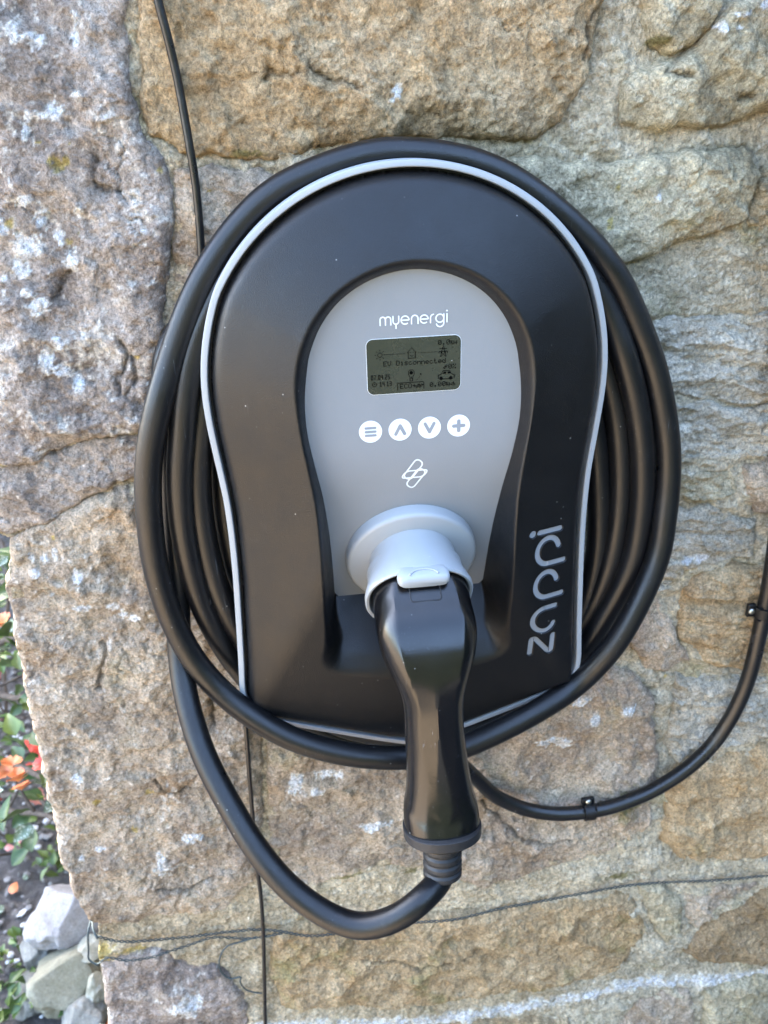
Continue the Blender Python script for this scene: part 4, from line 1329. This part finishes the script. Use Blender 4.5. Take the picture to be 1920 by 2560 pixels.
l2 = [((1320, 1760), .036), ((1430, 1660), .042), ((1500, 1560), .046), ((1545, 1480), .048), ((1582, 1395), .050), ((1600, 1298), .050), ((1607, 1173), .050), ((1597, 1047), .050), ((1560, 890), .050), ((1510, 760), .046),
      ((1430, 640), .044), ((1310, 520), .042), ((1160, 440), .042), ((1010, 412), .044), ((880, 436), .046), ((780, 478), .046), ((668, 560), .046), ((570, 690), .048), ((510, 810), .050), ((480, 900), .052), ((463, 981), .055), ((454, 1087), .056), ((449, 1172), .056), ((452, 1257), .055), ((466, 1364), .053), ((491, 1470), .050), ((526, 1555), .046), ((575, 1640), .042), ((645, 1722), .036), ((740, 1795), .030), ((880, 1850), .028), ((1040, 1870), .028), ((1200, 1850), .030)]
l1 = [((1437, 1715), .072), ((1530, 1620), .075), ((1597, 1505), .070), ((1645, 1390), .062), ((1661, 1295), .058), ((1669, 1235), .055), ((1671, 1141), .052), ((1661, 1040), .050), ((1634, 918), .048), ((1588, 795), .046), ((1537, 690), .045), ((1437, 569), .044),
      ((1300, 460), .044), ((1168, 404), .045), ((1004, 381), .048), ((908, 392), .048), ((775, 437), .048), ((677, 490), .048), ((578, 592), .048), ((500, 715), .050), ((462, 805), .052), ((430, 900), .055), ((401, 995), .060), ((380, 1095), .062), ((371, 1180), .062), ((372, 1300), .062), ((391, 1425), .062), ((428, 1545), .062), ((484, 1650), .064), ((560, 1735), .070), ((625, 1786), .078), ((735, 1848), .088), ((870, 1886), .094), ((1000, 1895), .096), ((1080, 1888), .094), ((1150, 1870), .092), ((1250, 1826), .088), ((1350, 1774), .082)]
# the outer turn lies on top at the foot of the charger; the tail rises behind it on the left
outer_close = [((1450, 1695), .077)]


def seq(l): return np.array([at_y(a, b, -y) for (a, b), y in l])


# turns: inner -> third -> second, then the tail; the outer turn joins second and tail at the hidden spots
path_a = np.vstack([seq(inner), seq(l3), seq(l2)])
path_a = smooth_path(spline(path_a, .004), 14)
path_b = spline(seq(l1), .004, closed=True)
for _ in range(6): path_b = .25 * np.roll(path_b, 1, 0) + .5 * path_b + .25 * np.roll(path_b, -1, 0)
i0 = int(np.argmin(np.linalg.norm(path_b - np.array(at_y(1085, 1888, -.094)), axis=1)))      # close the turn behind the plug handle
path_b = np.roll(path_b, -i0, 0)
path_b = np.vstack([path_b, path_b[:3]])
tail = [((412, 900), .030), ((420, 1000), .036), ((425, 1100), .040), ((432, 1215), .042), ((440, 1340), .044), ((444, 1450), .044), ((446, 1560), .046), ((450, 1650), .056), ((462, 1730), .070), ((484, 1812), .086), ((512, 1893), .102), ((570, 2008), .125), ((650, 2136), .150),
        ((735, 2232), .168), ((830, 2295), .182), ((900, 2316), .190), ((965, 2305), .194), ((1022, 2278), .195), ((1063, 2242), .192)]
up_link = [((1200, 470), .022), ((1000, 420), .020), ((800, 470), .020), ((620, 600), .020), ((500, 750), .024)]
tp = np.vstack([seq(up_link), seq(tail), [ec_ + AX * .046 + np.array([-.003, 0, 0]), ec_ + AX * .040 + np.array([-.001, 0, 0]), ec_ + AX * .030]])
path_c = smooth_path(spline(tp, .004), 6)
for Pq, sd2 in ((path_a, 0), (path_b, 40), (path_c, 80)):
    wob = np.array([[mnoise.noise(Vector((p[0] * 16 + sd2, p[1] * 16, p[2] * 16))), .4 * mnoise.noise(Vector((p[0] * 16, sd2 + 7, p[2] * 16))), mnoise.noise(Vector((p[0] * 16, p[2] * 16, 9 + sd2)))] for p in Pq]) * .0008
    if sd2 == 80: wob[-14:] *= np.linspace(1, 0, 14)[:, None]
    Pq += wob
V, F = merge([tube(path_a, RC, 28), tube(path_b, RC, 28), tube(path_c, RC, 28)])
coil = part('cable_coil', mesh_from(V, F, 'cable_coil'), M['rubber'], cable)

# pale printed marks along the third turn
ink = []
pth = np.array([at_y(a, b, -.0575) for a, b in [(483, 1064), (480, 1100), (478, 1140), (478, 1175)]])
for k, ch in enumerate('auenauuc'):
    a0 = at_y(481.5 - .9 * k, 1066 + 14.5 * k, -.0578)
    W = []
    for q in range(9):
        t = q / 8
        W.append(a0 + np.array([.0016 * math.sin(t * 6.3 + k), 0, -.0034 * t - .0008 * math.sin(t * 12.5)]))
    ink.append(tube(np.array(W), .00016, 4))
V, F = merge(ink)
part('printed_marks', mesh_from(V, F, 'printed_marks', False), M['white'], coil)

# ---------------------------------------------------------------- other cables on the wall
def drape(pts, r, gap=.0, step=.004, it=6, look=6, base=None):
    P = spline(np.array([at_y(a, b, -.008) for a, b in pts]), step)
    H_ = np.array([wall_h(p[0], p[2], look) for p in P])
    H_ = np.convolve(np.pad(H_, 12, 'edge'), np.ones(25) / 25, 'valid') if len(H_) > 30 else H_
    P[:, 1] = -(H_ + r + gap)
    return P


# the supply cable
sp_pts = [(1110, 1850), (1150, 1890), (1187, 1930), (1229, 1974), (1275, 1998), (1320, 2012), (1390, 2019), (1453, 2014), (1505, 2005), (1554, 1990), (1612, 1968), (1664, 1939), (1725, 1897), (1778, 1848), (1817, 1792), (1847, 1730), (1865, 1678), (1879, 1620), (1899, 1529), (1909, 1470), (1917, 1414), (1929, 1330), (1940, 1240), (1948, 1130), (1944, 1000), (1944, 850), (1944, 700), (1944, 500), (1944, 200), (1944, -50)]
P = spline(np.array([at_y(a, b, -.012) for a, b in sp_pts]), .004)
H_ = np.array([wall_h(p[0], p[2], 8) for p in P]); H_ = np.convolve(np.pad(H_, 20, 'edge'), np.ones(41) / 41, 'valid')
yy = np.minimum(-(H_ + .0080), -.012)
n0 = 18; yy[:n0] = np.linspace(-.030, yy[n0], n0)
P[:, 1] = yy
sup = P
V, F = tube(P, .0069, 20)
supply = thing('supply_cable', 'thick black supply cable curving from the charger foot up the right side of the wall', 'cable', tuple(P[len(P) // 2]))
part('sheath', mesh_from(V, F, 'sheath'), M['supply'], supply)
gl = at_y(1010, 1895, -.035)
V, F = tube(np.array([(0.004, -.035, -.285), (0.006, -.035, -.325)]), .011, 6)
part('cable_gland', bevel_mesh(mesh_from(V, F, 'cable_gland', True, 30), .001, 2), M['body'], charger)

# thin cable above and below the charger (one run behind it)
tc_pts = [(392, -60), (398, 0), (423, 100), (444, 193), (469, 328), (488, 444), (498, 540), (504, 625), (515, 800), (540, 1100), (575, 1450), (605, 1700), (617, 1834), (627, 1969), (636, 2080), (646, 2180), (652, 2234), (658, 2330), (661, 2440), (663, 2552), (666, 2700)]
P = drape(tc_pts, .0027, .0002)
V, F = tube(P, np.where(P[:, 2] > -.2, .00275, .0021), 12)
thin = thing('thin_cable', 'thin black cable running down the wall behind the charger, left of centre', 'cable', tuple(P[0]))
part('sheath', mesh_from(V, F, 'sheath_thin'), M['supply'], thin)


# cable clips
def clip(px_, py_, label, vertical):
    i = np.argmin([np.hypot(*(np.array(q) - np.array((px_, py_)))) for q in [tuple(pj(p)) for p in sup]])
    c = sup[i]; t = nrm(sup[i + 2] - sup[i - 2]); out = nrm(np.array([0, -1, 0]) - t * (-t[1])); lat = np.cross(t, out)
    if (vertical and lat[0] > 0) or (not vertical and lat[2] < 0): lat = -lat
    root = thing('cable_clip', label, 'clip', tuple(c), 'clips holding the supply cable')
    Vb, Fb = [], []
    w = .0052
    # strap over the cable
    n = 15; prof = []
    for k in range(n):
        a = math.pi * (k / (n - 1) * 1.16 - .08)
        prof.append((math.cos(a), math.sin(a)))
    rows = []
    for rr_ in (.0072, .0086):
        for s_ in (-w, w):
            rows.append([c + lat * rr_ * x + out * rr_ * y + t * s_ for x, y in prof])
    V = [v for r_ in rows for v in r_]
    for k in range(n - 1):
        Fb += [(2 * n + k, 2 * n + k + 1, 3 * n + k + 1, 3 * n + k), (k, n + k, n + k + 1, k + 1), (k, k + 1, 2 * n + k + 1, 2 * n + k), (n + k, 3 * n + k, 3 * n + k + 1, n + k + 1)]
    Fb += [(0, 2 * n, 3 * n, n), (n - 1, 2 * n - 1, 4 * n - 1, 3 * n - 1)]
    part('strap', mesh_from(V, Fb, 'strap', True, 40), M['cover'], root)
    Mx = np.stack([lat, out, t], 1)
    V, F = box(c + lat * .0106 - out * .0040, (.0074, .0040, .0130), Mx)
    tab = part('tab', bevel_mesh(mesh_from(V, F, 'tab', False), .0008, 2), M['cover'], root)
    V, F = merge([box(c + lat * .0070 + out * .0050 + t * s_, (.0030, .0030, .0012), Mx) for s_ in (-w - .0006, w + .0006)] + [box(c - lat * .0076 + out * .001 + t * s_, (.0022, .006, .0016), Mx) for s_ in (-.0035, .0035)])
    part('rib', mesh_from(V, F, 'rib', False), M['cover'], root)
    sc = c + lat * .0110 - out * .0018
    rows = []
    for h_, r_ in ((0, .0030), (.0006, .0031), (.0014, .0027), (.0020, .0018)):
        rows.append((sc + out * h_, lat, t, superell(r_, r_, 2, 20)))
    V, F = loft(rows)
    part('screw_head', mesh_from(V, F, 'screw_head', True, 50), M['screw'], root)


def pj(P_):
    d = np.array(P_) - CAM; z = d @ CF
    return 960 + FPX * (d @ CR) / z, 1280 - FPX * (d @ CU) / z


clip(1468, 2010, 'black cable clip with a screw at the bottom of the supply cable bend', False)
clip(1898, 1530, 'black cable clip with a brass coloured screw near the right edge of the wall', True)


# twisted garden wires
def twisted(pts, label, name, rad=.0011, pitch=.011, ends=None):
    P = drape(pts, .0016, .0012, .0016, look=3)
    H_ = P[:, 1].copy(); P[:, 1] = np.convolve(np.pad(H_, 15, 'edge'), np.ones(31) / 31, 'valid')
    if ends is not None: P = ends(P)
    root = thing(name, label, 'wire', tuple(P[len(P) // 2]))
    s_ = np.r_[0, np.cumsum(np.linalg.norm(np.diff(P, axis=0), axis=1))]
    T = np.gradient(P, axis=0); T /= np.linalg.norm(T, axis=1)[:, None]
    A_ = np.cross(T, [0, 1, 0]); A_ /= np.linalg.norm(A_, axis=1)[:, None]; B_ = np.cross(T, A_)
    for ph in (0, math.pi):
        a = 2 * math.pi * s_ / pitch + ph
        Q = P + rad * (np.cos(a)[:, None] * A_ + np.sin(a)[:, None] * B_)
        V, F = tube(Q, rad * .62, 5)
        part('strand', mesh_from(V, F, 'strand'), M['wire'], root)
    return P


twisted([(240, 2347), (296, 2358), (393, 2354), (489, 2347), (610, 2330), (653, 2324), (706, 2323), (769, 2328), (870, 2322), (960, 2314), (1061, 2303), (1211, 2283), (1388, 2254), (1555, 2221), (1632, 2212), (1776, 2202), (1860, 2200), (1990, 2188)],
        'long dark twisted garden wire stretched across the wall below the plug cable', 'garden_wire', .0010)
twisted([(244, 2412), (268, 2396), (313, 2401), (372, 2394), (419, 2382), (470, 2370), (528, 2353), (575, 2352), (610, 2352), (658, 2341), (690, 2331), (706, 2325)],
        'short verdigris twisted wire under the long wire at the wall corner', 'garden_wire', .0009, .014)
P = drape([(640, 2347), (600, 2358), (570, 2368), (553, 2388), (548, 2412), (556, 2436), (576, 2448), (602, 2443), (600, 2452), (612, 2474), (635, 2482), (656, 2484)], .0008, .0035, .002, look=2)
V, F = tube(P, .0009, 6)
thing('loose_wire', 'loose curled end of dark wire hanging beside the thin cable', 'wire', (0, 0, 0), None, mesh_from(V, F, 'loose_wire'), M['wire'])
# wire loop round the wall's corner
lp = [at_y(244, 2347, -.016), at_y(233, 2325, -.010), at_y(229, 2298, .004), at_y(221, 2326, -.006), at_y(221, 2377, -.010), at_y(222, 2398, -.012), at_y(246, 2414, -.014)]
V, F = tube(spline(np.array(lp), .003), .0011, 6)
thing('wire_loop', 'dark wire loop bent round the corner of the wall above the pale stones', 'wire', (0, 0, 0), None, mesh_from(V, F, 'wire_loop'), M['wire'])

# ---------------------------------------------------------------- garden beside the wall
def rock_mesh(size, seed, flat=4, amp=.22, sub=5):
    bm = bmesh.new(); bmesh.ops.create_icosphere(bm, subdivisions=sub, radius=1)
    r = random.Random(seed)
    planes = []
    for _ in range(flat):
        v = Vector((r.uniform(-1, 1), r.uniform(-1, 1), r.uniform(-.5, 1))).normalized(); planes.append((v, r.uniform(.62, .85)))
    off = Vector((seed * 3.7, seed * 1.3, 0))
    for v in bm.verts:
        p = v.co.normalized()
        q = p * (1 + amp * mnoise.noise(p * 1.3 + off) * 1.6 + amp * .4 * mnoise.noise(p * 4 + off) + amp * .22 * mnoise.noise(p * 11 + off) + amp * .10 * mnoise.noise(p * 34 + off))
        for n_, d_ in planes:
            e = q.dot(n_) - d_
            if e > 0: q = q - n_ * e * .88
        v.co = Vector((q.x * size[0], q.y * size[1], q.z * size[2]))
    me = bpy.data.meshes.new('rock'); bm.to_mesh(me); bm.free()
    me.polygons.foreach_set('use_smooth', [True] * len(me.polygons))
    return me


RM = {'white': rock_mat('white_quartz', (.16, .14, .125), (.26, .245, .24), (.33, .33, .33), 14, .5), 'olive': rock_mat('olive_boulder', (.13, .125, .08), (.19, .18, .13), (.27, .26, .20), 16, .4),
      'grey': rock_mat('grey_fieldstone', (.11, .11, .10), (.17, .17, .15), (.26, .26, .24), 22), 'cream': rock_mat('cream_fieldstone', (.20, .18, .12), (.29, .28, .22), (.40, .39, .35), 24)}
RS = [  # px centre, height of centre above ground, size, material, label
    (172, 2290, .085, (.066, .055, .056), 'white', 'large white angular rock, topmost beside the wall corner', 3, 5),
    (166, 2448, .045, (.054, .052, .050), 'olive', 'smooth olive boulder below the white rock', 9, 4),
    (95, 2375, .022, (.030, .032, .036), 'grey', 'grey rock leaning left of the olive boulder', 12, 6),
    (88, 2480, .010, (.044, .044, .032), 'grey', 'flat grey slab with a broken edge under the olive boulder', 17, 7),
    (222, 2378, .075, (.024, .024, .017), 'cream', 'small brown wedge stone between white rock and wall', 21, 6),
    (245, 2465, .050, (.020, .022, .030), 'cream', 'cream stone standing against the wall corner', 25, 5),
    (205, 2545, .020, (.036, .036, .034), 'grey', 'grey mottled rock at the bottom edge of the photo', 31, 6),
    (250, 2610, .030, (.034, .034, .030), 'cream', 'low cream rock below the mottled rock at the wall foot', 35, 5),
]
for a, b, hgt, sz, mt, lb, sd_, fl in RS:
    c = at_z(a, b, GROUND + hgt)
    c[0] = min(c[0], -.325 - sz[0])
    o = thing('rock', lb, 'rock', tuple(c), 'rocks edging the garden bed', rock_mesh(sz, sd_, fl), RM[mt])
    o.rotation_euler = (random.uniform(-.3, .3), random.uniform(-.3, .3), random.uniform(0, 6))

# gravel and fallen bits: countless
def scatter(name, label, cnt, size, mats, region, flatz=.6, seed=1, lift=0.0, cat='gravel'):
    r = np.random.RandomState(seed); V, F = [], []
    ico = [(0, 0, 1), (.9, 0, .4), (.28, .85, .4), (-.72, .53, .4), (-.72, -.53, .4), (.28, -.85, .4), (.72, .53, -.4), (-.28, .85, -.4), (-.9, 0, -.4), (-.28, -.85, -.4), (.72, -.53, -.4), (0, 0, -1)]
    fc = [(0, 1, 2), (0, 2, 3), (0, 3, 4), (0, 4, 5), (0, 5, 1), (1, 6, 2), (2, 7, 3), (3, 8, 4), (4, 9, 5), (5, 10, 1), (2, 6, 7), (3, 7, 8), (4, 8, 9), (5, 9, 10), (1, 10, 6), (6, 11, 7), (7, 11, 8), (8, 11, 9), (9, 11, 10), (10, 11, 6)]
    mi = []
    for _ in range(cnt):
        x = r.uniform(region[0], region[1]); y = r.uniform(region[2], region[3])
        s_ = r.uniform(*size); a = r.rand() * 6.3; ca, sa = math.cos(a), math.sin(a)
        sx, sy, sz_ = s_ * r.uniform(.7, 1.2), s_ * r.uniform(.6, 1), s_ * flatz * r.uniform(.6, 1)
        z = GROUND + lift + sz_ * .4 + .002
        k = len(V)
        for vx, vy, vz in ico:
            j = 1 + r.uniform(-.18, .18); X_, Y_ = vx * sx * j, vy * sy * j
            V.append((x + X_ * ca - Y_ * sa, y + X_ * sa + Y_ * ca, z + vz * sz_ * j))
        F += [tuple(k + i for i in f) for f in fc]; mi += [r.randint(len(mats))] * 20
    me = bpy.data.meshes.new(name); me.from_pydata(V, [], F)
    for m_ in mats: me.materials.append(m_)
    me.polygons.foreach_set('material_index', mi)
    me.update()
    o = bpy.data.objects.new(name, me); COL.objects.link(o); o['kind'] = 'stuff'; o['label'] = label; o['category'] = cat
    return o


pebs = [rock_mat('pebble_dark', (.05, .045, .04), (.09, .08, .07), (.14, .13, .12), 60), rock_mat('pebble_grey', (.14, .13, .12), (.2, .19, .18), (.3, .29, .28), 60), rock_mat('pebble_pale', (.4, .4, .38), (.5, .5, .5), (.65, .65, .66), 60)]
scatter('gravel', 'dark soil crumbs and small pale pebbles on the garden bed', 3400, (.003, .011), [pebs[0], pebs[0], pebs[1], pebs[1], pebs[2]], (-1.5, -.36, .02, 1.6), .6, 3)
LM = {'green': leaf_mat('green_leaf', (.022, .050, .008), (.048, .095, .016)), 'bright': leaf_mat('bright_leaf', (.045, .078, .008), (.085, .135, .018)), 'spotted': leaf_mat('dusty_leaf', (.04, .07, .035), (.08, .12, .065), .2, .6),
      'dark': leaf_mat('dark_leaf', (.02, .05, .012), (.045, .09, .02))}
LM['screen_dark'] = leaf_mat('dark_screen_leaf', (.008, .014, .007), (.016, .026, .012))  # leaf darkened so the added yard hedges reflect little light
petm = {'orange': leaf_mat('orange_petal', (.46, .12, .035), (.54, .20, .08), .5), 'red': leaf_mat('coral_petal', (.42, .03, .018), (.48, .06, .035), .5), 'pink': leaf_mat('pink_petal', (.6, .22, .18), (.68, .34, .28), .5)}
scatter('fallen_petals', 'fallen pink and orange petals scattered on the dark soil', 150, (.008, .018), [petm['pink'], petm['orange'], petm['red']], (-1.3, -.4, .1, 1.4), .18, 8, .006, 'petals')
scatter('leaf_litter', 'small pale green leaf scraps lying on the dark soil', 190, (.007, .02), [LM['spotted'], LM['green'], LM['bright']], (-1.4, -.4, .1, 1.4), .14, 9, .006, 'leaf litter')

# leaves
def leaf_mesh(L, W, curl, seed):
    r = random.Random(seed); V, F = [], []
    n, m_ = 9, 5
    for i in range(n):
        t = i / (n - 1); w = W * math.sin(math.pi * min(1, t ** .8)) * (1 - .12 * math.cos(9 * t)) + .0006
        for j in range(m_):
            u = (j / (m_ - 1) - .5) * 2
            V.append((u * w / 2, t * L, abs(u) * w * .22 - curl * t * t * L + .0006 * r.uniform(-1, 1)))
    for i in range(n - 1):
        for j in range(m_ - 1):
            F.append((i * m_ + j, i * m_ + j + 1, (i + 1) * m_ + j + 1, (i + 1) * m_ + j))
    me = bpy.data.meshes.new('leaf'); me.from_pydata(V, [], F); me.update()
    me.polygons.foreach_set('use_smooth', [True] * len(me.polygons))
    return me


def flower_mesh(R_, seed):
    r = random.Random(seed); V, F = [], []
    for p in range(6):
        a0 = 2 * math.pi * p / 5 + r.uniform(-.2, .2) if p < 5 else r.uniform(0, 6)
        tilt = .9 if p < 5 else .4
        k = len(V)
        for i in range(6):
            t = i / 5
            w = R_ * (.30 + 1.0 * t - .42 * t ** 4)
            for j in range(5):
                u = (j / 4 - .5)
                rad_ = R_ * t * math.cos(tilt * (1 - t * .5)) * 1.1; h_ = R_ * t * math.sin(tilt) * (1 - .3 * t) + R_ * .5 * u * u
                x = rad_; y = u * w
                V.append((x * math.cos(a0) - y * math.sin(a0), x * math.sin(a0) + y * math.cos(a0), h_))
        for i in range(5):
            for j in range(4):
                F.append((k + i * 5 + j, k + i * 5 + j + 1, k + (i + 1) * 5 + j + 1, k + (i + 1) * 5 + j))
    me = bpy.data.meshes.new('flower'); me.from_pydata(V, [], F); me.update()
    me.polygons.foreach_set('use_smooth', [True] * len(me.polygons))
    return me


bark = rock_mat('dark_bark', (.030, .022, .017), (.060, .045, .034), (.11, .09, .07), 60)


def inst(name, me, mat, parent, loc, quat, sc=1.0):
    o = bpy.data.objects.new(name, me); COL.objects.link(o)
    if mat is not None and len(me.materials) == 0: me.materials.append(mat)
    o.parent = parent
    o.location = Vector(loc) - parent.location
    o.rotation_mode = 'QUATERNION'; o.rotation_quaternion = quat
    o.scale = (sc, sc, sc)
    return o


def leafset(mat, n=3, L=.031, W=.018):
    out = []
    for k in range(n):
        me = leaf_mesh(L, W, random.uniform(.05, .35), k + 5); me.materials.append(mat); out.append(me)
    return out


LS = {k: leafset(m_) for k, m_ in LM.items()}
FS = {k: [flower_mesh(.0135, 3 + i) for i in range(2)] for k in petm}
for k in FS:
    for me in FS[k]: me.materials.append(petm[k])

shrub = thing('flowering_shrub', 'flowering shrub with dark twigs, green leaves and coral orange blossoms left of the wall', 'shrub', (-1.05, .95, GROUND))


def rand_quat(up=.7):
    d = Vector((random.uniform(-1, 1), random.uniform(-1, 1), random.uniform(-.5, up))).normalized()
    return d.to_track_quat('Y', 'Z') @ Matrix.Rotation(random.uniform(-.8, .8), 3, 'Y').to_quaternion()


branches = []
bdefs = [  # start near the base, then through survey points with distance behind the wall plane
    [(-60, 1480, .95), (0, 1460, .75), (60, 1425, .5), (110, 1400, .35)], [(-90, 1640, .9), (-20, 1610, .7), (60, 1600, .5), (120, 1640, .35)], [(-80, 1700, .8), (0, 1735, .6), (80, 1745, .5), (130, 1740, .4)],
    [(-90, 1890, .8), (-10, 1895, .6), (50, 1915, .5), (110, 1950, .42), (170, 1962, .36)], [(-60, 1960, .9), (30, 1990, .7), (90, 1990, .6), (130, 2030, .55)], [(-80, 2060, .8), (0, 2026, .6), (70, 2030, .5), (140, 2045, .42)],
    [(-50, 1540, 1.2), (10, 1700, .9), (20, 1850, .8)], [(-30, 1350, 1.4), (20, 1500, 1.0), (5, 1640, .9)], [(-40, 2110, .75), (20, 2100, .65), (60, 2130, .6)], [(-70, 1800, 1.3), (10, 1790, 1.0), (60, 1800, .8)]]
Vb = []
for bd in bdefs:
    pts_ = [np.array(at_y(a, b, y)) for a, b, y in bd]
    pts_ = [np.array([-1.05, .95, GROUND - .01]), .5 * (pts_[0] + np.array([-1.15, 1.0, GROUND + .25]))] + pts_
    P = spline(np.array(pts_), .02)
    P += np.array([[.004 * mnoise.noise(Vector(p * 22)), .004 * mnoise.noise(Vector(p * 22 + 5)), .006 * mnoise.noise(Vector(p * 22 + 9))] for p in P])
    rad_ = np.linspace(.012, .0034, len(P))
    V, F = tube(P, rad_, 7)
    part('branch', mesh_from(V, F, 'branch'), bark, shrub)
    branches.append(P)
tw = random.Random(77)
for k in range(34):                                   # finer bare twigs
    P0 = branches[tw.randrange(len(branches))]; p = P0[tw.randrange(len(P0) // 3, len(P0))]
    d = np.array([tw.uniform(-1, 1), tw.uniform(-.8, .8), tw.uniform(-.5, 1)]); d /= np.linalg.norm(d)
    q = spline(np.array([p, p + d * .05 + np.array([0, 0, .008]), p + d * .11 + np.array([tw.uniform(-.02, .02), 0, .02])]), .015)
    if q[:, 0].max() > -.335: continue
    V, F = tube(q, np.linspace(.003, .0014, len(q)), 5)
    part('twig', mesh_from(V, F, 'twig'), bark, shrub)
nl = 0
for bi, P in enumerate(branches):
    n = len(P)
    for i in range(int(n * .40), n):
        for _ in range(2):
            if random.random() < .8 and nl < 240:
                p = P[i] + np.array([random.uniform(-.03, .03), random.uniform(-.05, .05), random.uniform(-.03, .03)])
                kind = random.choice(['green', 'green', 'dark', 'bright', 'spotted'])
                inst('leaf', random.choice(LS[kind]), None, shrub, p, rand_quat(), random.uniform(.6, 1.15)); nl += 1
leaf_spots = [(40, 1840, .35, 'bright', 1.2), (80, 1830, .4, 'green', 1.3), (20, 1810, .4, 'green', 1.2), (0, 2000, .3, 'spotted', 1.6), (10, 1975, .3, 'spotted', 1.4), (110, 2000, .5, 'green', 1.4), (10, 2080, .3, 'green', 1.6), (0, 2060, .3, 'green', 1.5), (75, 2060, .45, 'spotted', 1.2),
              (85, 2095, .45, 'spotted', 1.2), (110, 2035, .5, 'spotted', 1.4), (80, 2130, .5, 'green', 1.5), (100, 2190, .7, 'green', 1.4), (30, 2165, .55, 'green', 1.4), (20, 2110, .5, 'bright', 1.3), (140, 2150, .75, 'bright', 1.6), (150, 2100, .75, 'bright', 1.6), (150, 2200, .8, 'green', 1.4),
              (0, 1560, .5, 'green', 1.3), (20, 1590, .5, 'dark', 1.4), (10, 1380, .6, 'bright', 1.6), (20, 1400, .6, 'bright', 1.3), (50, 1770, .6, 'bright', 1.2), (60, 1870, .5, 'dark', 1.3), (90, 1880, .5, 'green', 1.3), (20, 1900, .4, 'green', 1.5), (30, 2070, .5, 'dark', 1.3), (50, 2150, .6, 'bright', 1.2)]
for a, b, y, kd, sc_ in leaf_spots:
    inst('leaf', random.choice(LS[kd]), None, shrub, at_y(a, b, y), rand_quat(), sc_)
for a, b, y, kd, sc_ in [(10, 1555, .5, 'orange', 1.0), (0, 1700, .6, 'red', 1.0), (75, 1880, .40, 'red', 1.3), (95, 1865, .42, 'red', 1.2), (30, 1915, .38, 'orange', 1.1), (22, 1930, .38, 'orange', 1.0), (40, 1940, .40, 'orange', .9), (108, 1912, .42, 'red', 1.0),
                         (48, 1955, .33, 'orange', 1.1), (55, 1975, .34, 'orange', 1.0), (88, 1985, .7, 'pink', 1.1), (92, 1998, .7, 'pink', 1.0), (98, 2204, .9, 'orange', 1.1), (8, 2468, .5, 'orange', 1.2), (60, 1700, .8, 'red', .9), (50, 1820, .9, 'pink', .8), (45, 1560, 1.0, 'orange', .9)]:
    inst('flower', random.choice(FS[kd]), None, shrub, at_y(a, b, y), rand_quat(1.0), sc_ * .95)

# hedges added to block sun and sky: behind the bed, and round the yard
def hedge(label, x0, x1, y0, y1, top, n, seed, core, kinds=('dark', 'green', 'dark', 'bright')):
    root = thing('added_screen_hedge', label, 'hedge', ((x0 + x1) / 2, (y0 + y1) / 2, GROUND))
    r = np.random.RandomState(seed)
    bm = bmesh.new()
    V, F = box(((x0 + x1) / 2, (y0 + y1) / 2, (GROUND + top) / 2 - .05), (x1 - x0 - .25, y1 - y0 - .25, top - GROUND - .2))
    part('thicket', mesh_from(V, F, 'thicket', False), core, root)
    V, F, mi = [], [], []
    for k in range(n):
        f = r.rand(); c = np.array([r.uniform(x0, x1), r.uniform(y0, y1), GROUND + (top - GROUND) * r.rand() ** .9])
        if f < .45: c[1] = y0 + r.gamma(1.5, .05)
        elif f < .8: c[1] = y1 - r.gamma(1.5, .05)
        elif f < .93: c[2] = top - r.gamma(1.5, .05)
        else: c[0] = (x0 if r.rand() < .5 else x1) + r.normal(0, .04)
        s_ = r.uniform(.02, .05); d1 = nrm(r.normal(size=3)); d2 = nrm(np.cross(d1, r.normal(size=3)))
        q = len(V); V += [c - d1 * s_, c + d2 * s_ * .5, c + d1 * s_, c - d2 * s_ * .5]; F.append((q, q + 1, q + 2, q + 3)); mi.append(r.randint(4))
    me = bpy.data.meshes.new('foliage'); me.from_pydata([tuple(v) for v in V], [], F)
    for k in kinds: me.materials.append(LM[k])
    me.polygons.foreach_set('material_index', mi); me.update()
    fo = part('foliage', me, None, root); fo['kind'] = 'stuff'


core_m = rock_mat('hedge_core', (.010, .014, .006), (.02, .03, .01), (.03, .045, .015), 12)
hedge('added tall dark green hedge keeping the sun off the garden bed', -5.5, -.36, 2.9, 3.9, 2.1, 26000, 4, core_m)  # added so the garden beside the wall lies in shade
hedge('added unseen dark green hedge on the right, darkening reflections', 2.4, 3.2, -2.9, -.1, 1.5, 9000, 6, core_m, ('screen_dark',) * 4)  # unseen, added to give right-facing surfaces something dark to reflect
hedge('added unseen dark green hedge behind the camera, blocking low sky light', -2.2, 6.5, -3.9, -3.0, 1.4, 22000, 5, core_m, ('screen_dark',) * 4)  # unseen, added to cut frontal sky fill and deepen the blacks


# small weeds
def weed(a, b, n, label, sc_, kinds):
    c = at_z(a, b, GROUND + .0)
    c[0] = min(c[0], -.37)
    root = thing('weed', label, 'weed', tuple(c), 'small green weeds at the foot of the rocks')
    for k in range(n):
        p = c + np.array([random.gauss(0, .022), random.gauss(0, .022), random.uniform(.008, .045)])
        inst('leaf', random.choice(LS[random.choice(kinds)]), None, root, p, rand_quat(1.2), sc_ * random.uniform(.6, 1.1))


weed(15, 2420, 26, 'leafy green weed at the left edge below the pale leaves', .7, ['bright', 'green'])
weed(70, 2505, 22, 'bright green weed sprouting on the flat grey slab', .55, ['bright', 'bright', 'green'])
weed(20, 2530, 34, 'green weed in the bottom left corner of the photo', .8, ['green', 'bright'])
weed(232, 2530, 10, 'tiny green weed between the mottled rock and the wall', .5, ['green'])
weed(142, 2170, 26, 'yellow green weed hugging the wall above the white rock', .9, ['bright', 'bright', 'green'])
